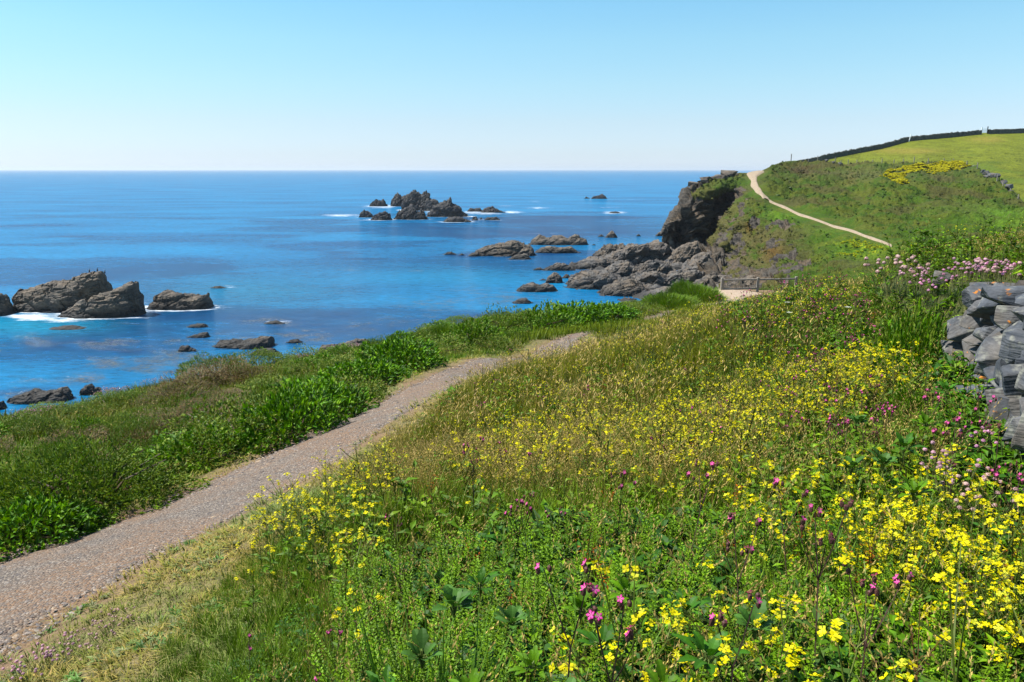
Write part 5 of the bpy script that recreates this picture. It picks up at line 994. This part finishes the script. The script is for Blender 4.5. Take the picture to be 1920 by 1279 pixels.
# the rest of the verge: low mats of gorse and bramble, each a plant
S_ = sample(5200, 10, 64, .9, -42, 20, seed=600); nn = fbm(np.stack([S_['x'], S_['y']], -1) * .22, 2, 66); d = np.abs(S_['pd']) - PATH_W(S_['y'])
m = (S_['pd'] < 0) & (d > 1.9) & (S_['ed'] > -1.4) & (S_['y'] < 62); q = sel(S_, m); nn = nn[m]; cnt = 0
LB = {'gorse': 'low green gorse mat on the grassy slope above the sea', 'brown': 'patch of browned gorse on the slope above the sea', 'leafy': 'low bramble mound on the slope above the sea', 'grassy': 'long grass mound on the slope above the sea'}
for i in range(len(q['x'])):
    x, y = q['p'][i][:2]; w = random.uniform(.9, 1.9) * (1 + y * .012)
    if any((x - a) ** 2 + (y - b_) ** 2 < (.36 * (w + c)) ** 2 for a, b_, c in BPOS): continue
    u = q['u'][i]; r_ = random.random()
    kd = ('gorse' if r_ < .66 else 'leafy' if r_ < .8 else 'brown') if u < 560 else ('grassy' if r_ < .12 else 'leafy' if r_ < .7 else 'gorse')
    if 290 < u < 500 and y > 19 and r_ < .7: kd = 'brown'
    h = random.uniform(.2, .62) * (1 if u < 560 else 1.35); h *= .8 if q['ed'][i] < 2 else 1
    o = plant(NAMES[kd][0], BU[kd][i % 3], (x, y, q['p'][i][2] - .05), random.random() * 6.28, 1, LB[kd], NAMES[kd][1], {'gorse': 'gorse mats on the seaward slope', 'brown': 'browned gorse on the seaward slope', 'leafy': 'bramble mounds on the seaward slope', 'grassy': 'long grass mounds on the seaward slope'}[kd], .06); o.scale = (w / 1.75, w / 1.75, h / .56); BPOS.append((x, y, w)); cnt += 1
    if cnt >= 270: break
print('verge bushes', cnt, max(b_[1] for b_ in BPOS))
vs = []
VT1 = [t_tuft(14, .2, .012, 2, DGREEN, LGREEN, .12, .8) for _ in range(6)]; VT2 = [t_tuft(10, .26, .03, 1, DGREEN, LGREEN, .25, .8) for _ in range(6)]
for lo, hi, n, ts, s_ in ((6, 16, 15000, VT1, 1.0), (16, 34, 15000, VT2, .95), (34, 72, 13000, VT2, 1.35)):
    S_ = sample(n, lo, hi, .9, -44, 24, seed=int(620 + lo)); d = np.abs(S_['pd']) - PATH_W(S_['y']); m = (S_['pd'] < 0) & (d > .7) & (S_['ed'] > -2.5); q = sel(S_, m); w_ = sstep(.35, .65, fbm(np.stack([q['x'], q['y']], -1) * .4, 3, 72))[:, None]
    vs.append(lay(q, ts, s_ * (.55 + .6 * sstep(.6, 1.8, d[m])), np.array([1.3, .95, 1.0]) * w_ + np.array([.85, 1.05, .8]) * (1 - w_), .2))
    k = q['g'].random(len(q['x'])) < .22; k &= d[m] > 1.2; vs.append(lay(sel(q, k), SM, .75, (1, 1, 1), .25))
# grass hiding the sunken part of the path
S_ = sample(5000, 34, 58, 1.0, -5, 22, seed=640); d = np.abs(S_['pd']) - PATH_W(S_['y']); m = (d > .02) & (d < 1.6) & (S_['y'] > 34) & (S_['y'] < 55); vs.append(lay(sel(S_, m), TF, 1.1, (1.35, 1.1, 1.0), .2))
stuff('verge_grass', vs, 'rough mixed grass between the gorse mats on the seaward side', 'grass')
for k, (u, Y, w) in enumerate([(30, 21.5, 1.4), (50, 22, 1.6), (75, 22.5, 1.6), (92, 22.7, 1.5), (110, 23, 1.4), (190, 25.2, 1.5), (205, 25.5, 1.6), (218, 25.7, 1.5), (232, 26, 1.4), (620, 34, 1.8), (640, 34.5, 2), (655, 34.8, 1.9), (670, 35, 2), (690, 35.5, 1.8), (280, 27, 1.4), (300, 27.3, 1.4), (810, 41, 1.8), (580, 33, 1.7), (565, 32.7, 1.7)]):
    x = (u - 960) / 1440. * Y * 1.04; x = (u - 960) / 1440. * (Y * cp - (gr(x, Y) - CAM_Z) * sp)
    plant('sea_thrift', TH[k % 3], (x, Y, gr(x, Y) + .1), random.random() * 6, w, 'pale pink thrift tuft along the seaward brink of the slope', 'thrift', 'thrift tufts along the brink', .1)

# ================================================================== LOOSE STONES ON THE PATH
def t_pebble(seed):
    random.seed(seed); t = Tm(); t.blob((0, 0, .15), .5, (.3, .26, .23), .42, 5, 2, .3); v, f, c = t.arr(); c[:] = 1; v[:, 0] *= random.uniform(.8, 1.5); return v, f, c
PB = [t_pebble(k) for k in range(6)]
gs_ = []
for lo, hi, n, s0 in ((5, 11, 26000, .022), (11, 24, 15000, .034), (24, 40, 5000, .05)):
    g = np.random.default_rng(int(lo) + 700); y = lo + (hi - lo) * g.random(n) ** 1.3; cx = np.interp(y, PATH_S[:, 1], PATH_S[:, 0]); t_ = g.uniform(-1.15, 1.12, n); x = cx + t_ * PATH_W(y) * 1.03; nn = fbm(np.stack([x, y], -1) * 1.1, 3, 9)
    k = g.random(n) < (.3 + .7 * sstep(.4, .55, nn)) * sstep(1.2, .75, np.abs(t_)); x, y = x[k], y[k]; z = ground(x, y) + .033; n2 = len(x)
    pal = np.array([(.15, .14, .145), (.22, .2, .19), (.3, .26, .23), (.36, .28, .2), (.34, .29, .24), (.2, .16, .14)]); tint = pal[g.integers(0, 6, n2)] * g.uniform(.3, 1.0, (n2, 1)) * np.array([1.04, .98, .9]); sz = s0 * g.lognormal(0, .32, n2)
    gs_.append(merge(PB, np.stack([x, y, z], -1), g.uniform(0, 6.28, n2), np.clip(sz, .01, .11), tint, g.integers(0, 6, n2), g.normal(0, .2, (n2, 2))))
b = NB('pebble'); b.l(b.mix(1.0, b.attr('Col', 'Color'), b.ramp(b.noise(40, 3), [(.3, .75), (.7, 1.2)]), 'MULTIPLY'), b.b.inputs['Base Color']); b.b.inputs['Roughness'].default_value = .85; M_PEB = b.m
stuff('gravel', gs_, 'loose grey and tan gravel lying on the trodden path', 'gravel', M_PEB)

# ================================================================== DRY STONE HEDGE
import bmesh
def stone_mesh(name, sx, sy, sz, seed):
    random.seed(seed); bm = bmesh.new()
    for _ in range(15):
        v = Vector((random.uniform(-1, 1), random.uniform(-1, 1), random.uniform(-1, 1))); m_ = max(abs(c) for c in v); v = v / m_ * (1 if random.random() < .75 else .82); bm.verts.new((v.x * sx / 2, v.y * sy / 2, v.z * sz / 2))
    r_ = bmesh.ops.convex_hull(bm, input=bm.verts); bmesh.ops.delete(bm, geom=[g_ for g_ in r_['geom_interior'] if isinstance(g_, bmesh.types.BMVert)], context='VERTS')
    bmesh.ops.bevel(bm, geom=bm.edges[:], offset=.005, segments=1, affect='EDGES')
    bmesh.ops.triangulate(bm, faces=bm.faces[:]); bmesh.ops.subdivide_edges(bm, edges=[e for e in bm.edges if e.calc_length() > .05], cuts=2, use_grid_fill=True)
    co = np.array([v.co[:] for v in bm.verts]); nn = (fbm(co * 14 + seed, 3, seed) - .5) * .016 + (ridged(co * np.array([5, 6, 8]) + seed, 3, seed) - .6) * .012
    for v, d_ in zip(bm.verts, nn): l_ = v.co.length or 1; v.co += v.co / l_ * d_
    me = bpy.data.meshes.new(name); bm.to_mesh(me); bm.free(); me.materials.append(M_WALL); return me
wall = empty('stone_hedge', (3.4, 5.2, gr(3.0, 5.2)), 0); tag(wall, 'grey dry stone hedge with orange lichen cut by the right edge of the frame', 'stone wall')
wseg = np.r_[0, np.cumsum(np.hypot(*np.diff(WALL_L, axis=0).T))]
def wall_at(s_):
    x = np.interp(s_, wseg, WALL_L[:, 0]); y = np.interp(s_, wseg, WALL_L[:, 1]); x2 = np.interp(s_ + .1, wseg, WALL_L[:, 0]); y2 = np.interp(s_ + .1, wseg, WALL_L[:, 1]); return x, y, math.atan2(y2 - y, x2 - x)
random.seed(5); k = 0; s_top = wseg[4] + .25
base = Vector(wall.location)
for row in range(7):
    s_ = 1.9 + random.uniform(0, .2)
    while s_ < s_top - (0 if row else .0):
        ln = random.uniform(.17, .42); ht = random.uniform(.14, .27); x, y, a = wall_at(s_ + ln / 2); nxv, nyv = math.sin(a), -math.cos(a)
        off = .36 + row * .035 + random.uniform(-.09, .09); z = gr(x - nxv * .1, y - nyv * .1) + .04 + row * .185 + random.uniform(-.04, .04)
        me = stone_mesh('stone', ln * .98, random.uniform(.3, .48), ht * 1.0, 3000 + k); o = link('stone', me, wall)
        o.location = Vector((x + nxv * off, y + nyv * off, z)) - base; o.rotation_euler = (random.uniform(-.25, .25), random.uniform(-.3, .3) + (1.4 if random.random() < .18 else 0), a + random.uniform(-.22, .22)); k += 1; s_ += ln
print('stones', k)
ss = np.arange(.6, s_top + .3, .1); cr = []
for s_ in ss:
    x, y, a = wall_at(s_); nxv, nyv = math.sin(a), -math.cos(a); g0 = gr(x, y)
    cr.append([(x + nxv * .5 - base.x, y + nyv * .5 - base.y, g0 - .2 - base.z), (x + nxv * .62 - base.x, y + nyv * .62 - base.y, g0 + 1.22 - base.z), (x + nxv * 1.1 - base.x, y + nyv * 1.1 - base.y, g0 + 1.25 - base.z), (x + nxv * 1.3 - base.x, y + nyv * 1.3 - base.y, g0 - .2 - base.z)])
cr = np.array(cr); link('earth_core', mesh_np('earth_core', cr.reshape(-1, 3), grid_faces(*cr.shape[:2]), mat_simple('dark_earth', (.05, .04, .03), .95)), wall)
for u, v, Y, sc_, lab in ((1767, 512, 8.9, .3, 'lone grey stone with an orange lichen spot poking from the hedge greenery'), (1765, 700, 4.6, .2, 'flat blue-grey stone lying in the grass at the wall foot'), (1755, 725, 4.4, .12, 'small brown stone beside the flat blue-grey one'), (1835, 800, 3.4, .2, 'upright slate leaning at the foot of the wall')):
    yy = np.linspace(2, 14, 400); aa = P(np.full(400, u), np.full(400, v), yy); hit_ = np.nonzero(aa[:, 2] < ground(aa[:, 0], aa[:, 1]) + .3)[0]; a = aa[hit_[0]] if len(hit_) else aa[100]
    o = link('loose_stone', stone_mesh('loose_stone', sc_, sc_ * .8, sc_ * .7, int(u)), None, (a[0], a[1], a[2] - .1), (.2, .3, 1)); tag(o, lab, 'stone')

# ================================================================== WOODEN FENCE AND GATE BY THE COVE
def box(bm, x0, x1, y0, y1, z0, z1):
    vs_ = [bm.verts.new((x, y, z)) for x in (x0, x1) for y in (y0, y1) for z in (z0, z1)]
    for f in ((0, 1, 3, 2), (4, 6, 7, 5), (0, 4, 5, 1), (2, 3, 7, 6), (0, 2, 6, 4), (1, 5, 7, 3)): bm.faces.new([vs_[i] for i in f])
def bobj(name, boxes, mat, parent=None, bev=.012):
    bm = bmesh.new()
    for q in boxes: box(bm, *q)
    bmesh.ops.recalc_face_normals(bm, faces=bm.faces[:])
    if bev: bmesh.ops.bevel(bm, geom=bm.edges[:], offset=bev, segments=1, affect='EDGES')
    me = bpy.data.meshes.new(name); bm.to_mesh(me); bm.free(); me.materials.append(mat); return link(name, me, parent)
gp = at(1353, 543, 62); gx2 = at(1420, 543, 62.4); ang = math.atan2(gx2[1] - gp[1], gx2[0] - gp[0]); zt = P(1353, 524, 62)[2] - gp[2]
L1 = math.hypot(gx2[0] - gp[0], gx2[1] - gp[1]); L2 = L1 * 2.08
print('gate', gp, L1, zt)
gate = empty('wooden_fence', gp, ang); tag(gate, 'weathered post and rail fence with wire mesh at the end of the sandy path', 'fence'); H = max(.8, zt)
for x0 in (0, L1, L2): bobj('post', [(x0 - .09, x0 + .09, -.09, .09, -.4, H + .12)], M_WOOD, gate)
for z0 in (H - .12,): bobj('rail', [(.09, L1 - .09, -.05, .05, z0, z0 + .13)], M_WOOD, gate); bobj('rail', [(L1 + .09, L2 - .09, -.05, .05, z0 - .01, z0 + .12)], M_WOOD, gate)
bobj('rail', [(.09, L1 - .09, -.04, .04, .05, .17)], M_WOOD, gate)
bobj('mesh', [(x_, x_ + .008, -.004, .004, .17, H - .12) for x_ in np.arange(.15, L1 - .12, .16)] + [(.1, L1 - .1, -.008, -.002, z_, z_ + .008) for z_ in np.arange(.25, H - .15, .15)], M_DARK, gate, 0)
bobj('side_frame', [(.09, .2, -.03, .03, .17, H - .12)], M_WOOD, gate)
# small bird on the sand
def bird(name, loc, s, rz, label, cat, c_m=None):
    t = Tm(); t.blob((0, 0, .5), .16, (.02, .02, .022), 1.9, 8, 5, .03); t.tube([(0, .02, .72), (0, .09, .93), (0, .12, 1.0)], .075, .04, (.02, .02, .022), sides=7); t.blob((0, .16, 1.04), .06, (.02, .02, .02), .9, 7, 4, .02); t.tube([(0, .2, 1.04), (0, .34, 1.05)], .02, .006, (.1, .09, .05), sides=5); t.tube([(0, -.1, .35), (0, -.2, .08)], .07, .03, (.015, .015, .015), sides=6)
    for sx in (-.05, .05): t.tube([(sx, 0, .3), (sx, .02, 0)], .018, .014, (.05, .045, .04), sides=5)
    me = mesh_np(name, *t.arr()[:2], M_DARK, smooth=True); o = link(name, me, None, loc, (0, 0, rz)); o.scale = (s, s, s); tag(o, label, cat)
a = at(1342, 546, 60.5); bird('bird', (a[0], a[1], a[2] + .02), .36, 1.2, 'small dark bird standing on the pale sand before the gate', 'bird')
M_BP = sea_pt(120, 586); 
bpy.context.view_layer.update(); dg = bpy.context.evaluated_depsgraph_get()
for u, lab in ((168, 'leftmost of the three black cormorants on the big stack'), (183, 'middle of the three black cormorants on the big stack'), (197, 'rightmost and highest of the three black cormorants on the stack')):
    best = None
    for vv in range(488, 530):
        dv = Vector(P(u, vv, 1.0) - np.array([0, 0, CAM_Z])); dv.normalize(); hit = sc.ray_cast(dg, Vector((0, 0, CAM_Z)), dv)
        if hit[0] and hit[1].z > .5 and hit[1].y > 60: best = hit[1]; break
    if best: bird('cormorant', (best.x, best.y, best.z - .03), .75, -1.2, lab, 'cormorant')

# ================================================================== FIELD WALL, GATE AND WIRE FENCES ON THE HEADLAND
def ridge(u, dv=0): v = np.interp(u, vT_u, vT_v) + dv; return P(u, v, float(D_H(np.array([u / 100]), np.array([v / 100]))[0]) - 1.5)
def wall_strip(name, u0, u1, h, th, label, seed, taper=True):
    us = np.arange(u0, u1, 1.6); rows_ = []
    for i, u in enumerate(us):
        p = ridge(u, 1.5); hh = h * (.8 + .45 * float(fbm(np.array([[u * .35, seed, 0]]), 3, seed)[0])) * (min(1, .25 + (u - u0) / 60) if taper else 1)
        rows_.append([p + np.array((0, -th / 2, -.6)), p + np.array((0, -th / 2 + .1, hh * .9)), p + np.array((0, -th * .2, hh)), p + np.array((0, th * .3, hh)), p + np.array((0, th / 2, -.6))])
    a = np.array(rows_); a += (hash3(*(np.indices(a.shape[:2])), np.zeros(a.shape[:2], int) + seed)[..., None] - .5) * .25
    b2 = NB('field_wall_stone'); b2.l(b2.mix(b2.ramp(b2.noise(1.1, 4, .7), [(.35, 0), (.65, 1)]), (.028, .035, .03), (.085, .088, .075)), b2.b.inputs['Base Color']); b2.b.inputs['Roughness'].default_value = .95
    o = link(name, mesh_np(name, a.reshape(-1, 3), grid_faces(*a.shape[:2]), b2.m)); tag(o, label, 'field wall'); return o
wall_strip('field_wall', 1498, 1839, 1.55, 1.5, 'long dark stone field wall climbing the skyline up to the white gate', 3)
wall_strip('field_wall', 1853, 1990, 1.55, 1.5, 'dark stone field wall on the skyline beyond the white gate', 4, False)
a, c = ridge(1840, 1), ridge(1851, 1); gt = empty('field_gate', tuple(a), math.atan2(c[1] - a[1], c[0] - a[0])); W_ = math.hypot(c[0] - a[0], c[1] - a[1]); tag(gt, 'white field gate in the gap of the skyline wall', 'gate')
for x0, hp_ in ((0, 2.6), (W_, 2.9)): bobj('post', [(x0 - .14, x0 + .14, -.14, .14, -.6, hp_)], M_DARK if x0 else M_WHITE, gt, 0)
for j in range(5): bobj('bar', [(.16, W_ - .16, -.05, .05, .3 + j * .38, .42 + j * .38)], M_WHITE, gt, 0)
bobj('brace', [(.3, W_ - .3, -.09, -.055, 1.1, 1.22)], M_WHITE, gt, 0)
def wire_fence(pts_, label, hgt=1.5, mat=M_WOOD):
    P_ = [hill_at(u, v) for u, v in pts_]; f = empty('wire_fence', tuple(P_[0])); tag(f, label, 'fence'); b0 = np.array(P_[0]); t = Tm()
    for i, p in enumerate(P_): q = p - b0; h_ = hgt * random.uniform(.8, 1.25); bobj('post', [(q[0] - .1, q[0] + .1, q[1] - .1, q[1] + .1, q[2] - .4, q[2] + h_)], mat, f, 0)
    for z_ in (.45, .85, 1.25):
        for p, r_ in zip(P_[:-1], P_[1:]): t.tube([p - b0 + (0, 0, z_), r_ - b0 + (0, 0, z_)], .012, .012, (.2, .2, .2))
    link('wire', mesh_np('wire', *t.arr()[:2], M_DARK), f)
wire_fence([(1516, 305), (1532, 306), (1549, 307), (1565, 307.5), (1577, 308), (1590, 308.5), (1606, 309), (1621, 308.5), (1636, 308), (1653, 308), (1676, 307), (1694, 307), (1714, 307), (1740, 308), (1768, 310), (1786, 311)], 'row of grey fence posts along the top edge of the heathy slope')
wire_fence([(1812, 316), (1832, 322), (1852, 332), (1868, 342), (1880, 352), (1893, 366), (1908, 380)], 'wire fence running down the hill beside the tumbled stones')
for k, (u, v, n_) in enumerate([(1483, 302, 'single post on the skyline left of the field wall'), (1701, 264, 'leaning pale post against the skyline wall')]):
    a = ridge(u, 1); o = bobj('fence_post', [(-.12, .12, -.12, .12, -.5, 2.6)], M_WHITE if k else M_WOOD, None, 0); o.location = tuple(a + np.array((0, -1.6 * k, 0))); o.rotation_euler = (0, .22 * k, 0); tag(o, n_, 'post')
# tumbled stones of the old boundary
RB = 'tumbled stones of the old field boundary'
for k, (u, v, w_) in enumerate([(1840, 324, 2.2), (1848, 327, 2.6), (1855, 331, 2.4), (1862, 334, 2.8), (1868, 339, 2.0), (1878, 343, 2.4), (1888, 361, 2.2), (1894, 365, 1.6), (1826, 319, 1.4), (1550, 309, 1.4), (1562, 309.5, 1.2), (1575, 310, 1.6)]):
    a = hill_at(u, v); o = link('boundary_stone', stone_mesh('boundary_stone', w_, w_ * .8, w_ * .55, 500 + k), None, tuple(a + np.array((0, 0, .3))), (0, 0, k)); tag(o, 'pale tumbled stone on the old boundary of the green field', 'stone', RB)
for k, (u, v, w_) in enumerate([(1316, 340, 4), (1326, 337, 4.5), (1338, 334, 4), (1346, 331, 3.5), (1360, 328, 4), (1368, 326, 4.5), (1302, 347, 4)]):
    a = hill_at(u, v + 2); o = link('outcrop', stone_mesh('outcrop', w_, w_ * .9, w_ * .4, 600 + k), None, tuple(a + np.array((0, 0, .35))), (0, .1, k)); o.data.materials[0] = M_SHORE; tag(o, 'pale flat outcrop along the brink of the cliff top', 'outcrop', 'pale outcrops on the cliff top')

# ------------------------------------------------------------------ scrub on the headland
def t_clump(seed, c=(1, 1, 1)):
    random.seed(seed); t = Tm()
    for _ in range(4): t.blob((random.uniform(-.5, .5), random.uniform(-.5, .5), random.uniform(0, .25)), random.uniform(.3, .55), c, .7, 5, 2, .35)
    return t.arr()
CLP = [t_clump(k) for k in range(10)]
g = np.random.default_rng(88)
Cin = C[:NTT, 5:]; dx_ = hpf
N0 = 60000; ii = g.integers(0, NTT - 1, N0); jj = g.integers(0, NS, N0)
ok = (~field[ii, jj]) & (rock[ii, jj] < .35) & (hpf[ii, jj] > .6) & (V[ii, jj] < 560)
hn = fbm(HP[ii, jj] * .12, 3, 400); ok &= g.random(N0) < (.25 + .75 * sstep(.35, .65, hn)) * .2; ii, jj = ii[ok], jj[ok]
pos = HP[ii, jj] + g.normal(0, .35, (len(ii), 3)) * np.array([1, 1, .2]); cl = Cin[ii, jj] * g.uniform(.8, 1.3, (len(ii), 1)) * np.array([.95, 1.05, .72]); sz = g.uniform(.25, .7, len(ii)) * np.clip(Dp[ii, jj] / 200, .5, 1.2)
stuff('scrub', [merge(CLP, pos, g.uniform(0, 6.28, len(ii)), np.stack([sz * .8, sz * 1.25], -1), cl, g.integers(0, 10, len(ii)))], 'heather, bracken and scrub covering the headland slope', 'scrub')
def patch(name, polys, n, c, label, sz0=.45):
    m = np.zeros(U.shape, bool)
    for p_ in polys: m |= in_poly(U + jx * .8, V + jy * .35, p_)
    i_, j_ = np.nonzero(m); k = g.integers(0, len(i_), n); i_, j_ = i_[k], j_[k]; nn = fbm(HP[i_, j_] * .3, 3, 42); kk = nn > .4; i_, j_ = i_[kk], j_[kk]; pos = HP[i_, j_] + g.normal(0, .3, (len(i_), 3)) * np.array([1, 1, .1]) + (0, 0, .25); n_ = len(i_)
    stuff(name, [merge(CLP, pos, g.uniform(0, 6.28, n_), g.uniform(.6, 1.3, n_) * sz0, np.asarray(c) * g.uniform(.6, 1.25, (n_, 1)), g.integers(0, 10, n_))], label, 'wildflowers', M_FLOWER)
patch('yellow_flower_patch', [[(1690, 322), (1720, 313), (1770, 309), (1800, 314), (1822, 320), (1800, 323), (1770, 326), (1755, 330), (1730, 326)], [(1655, 340), (1668, 325), (1700, 317), (1725, 318), (1715, 325), (1690, 334), (1672, 338)], [(1672, 346), (1690, 338), (1705, 342), (1690, 348)]], 5200, (.46, .42, .018), 'bright yellow drift of flowers high on the headland slope')
patch('valley_flowers', [[(1575, 470), (1600, 455), (1640, 458), (1655, 468), (1620, 470)], [(1560, 488), (1600, 480), (1640, 482), (1600, 492)], [(1630, 474), (1660, 470), (1665, 478)]], 320, (.3, .33, .025), 'thin yellow flowers scattered over the bright turf of the valley', .28)

# ================================================================== SEA AIR
hz_ = bpy.data.materials.new('sea_air'); hz_.use_nodes = True; t_ = hz_.node_tree; t_.nodes.remove(t_.nodes['Principled BSDF'])
pv_ = t_.nodes.new('ShaderNodeVolumePrincipled'); pv_.inputs['Color'].default_value = (.86, .93, 1, 1); pv_.inputs['Density'].default_value = 6e-5; pv_.inputs['Anisotropy'].default_value = .2
t_.links.new(pv_.outputs[0], t_.nodes['Material Output'].inputs['Volume'])
o = bobj('haze', [(-61000, 61000, -61000, 61000, -34, 75)], hz_, None, 0); tag(o, 'thin sea haze paling the farthest water', 'haze', kind='stuff')
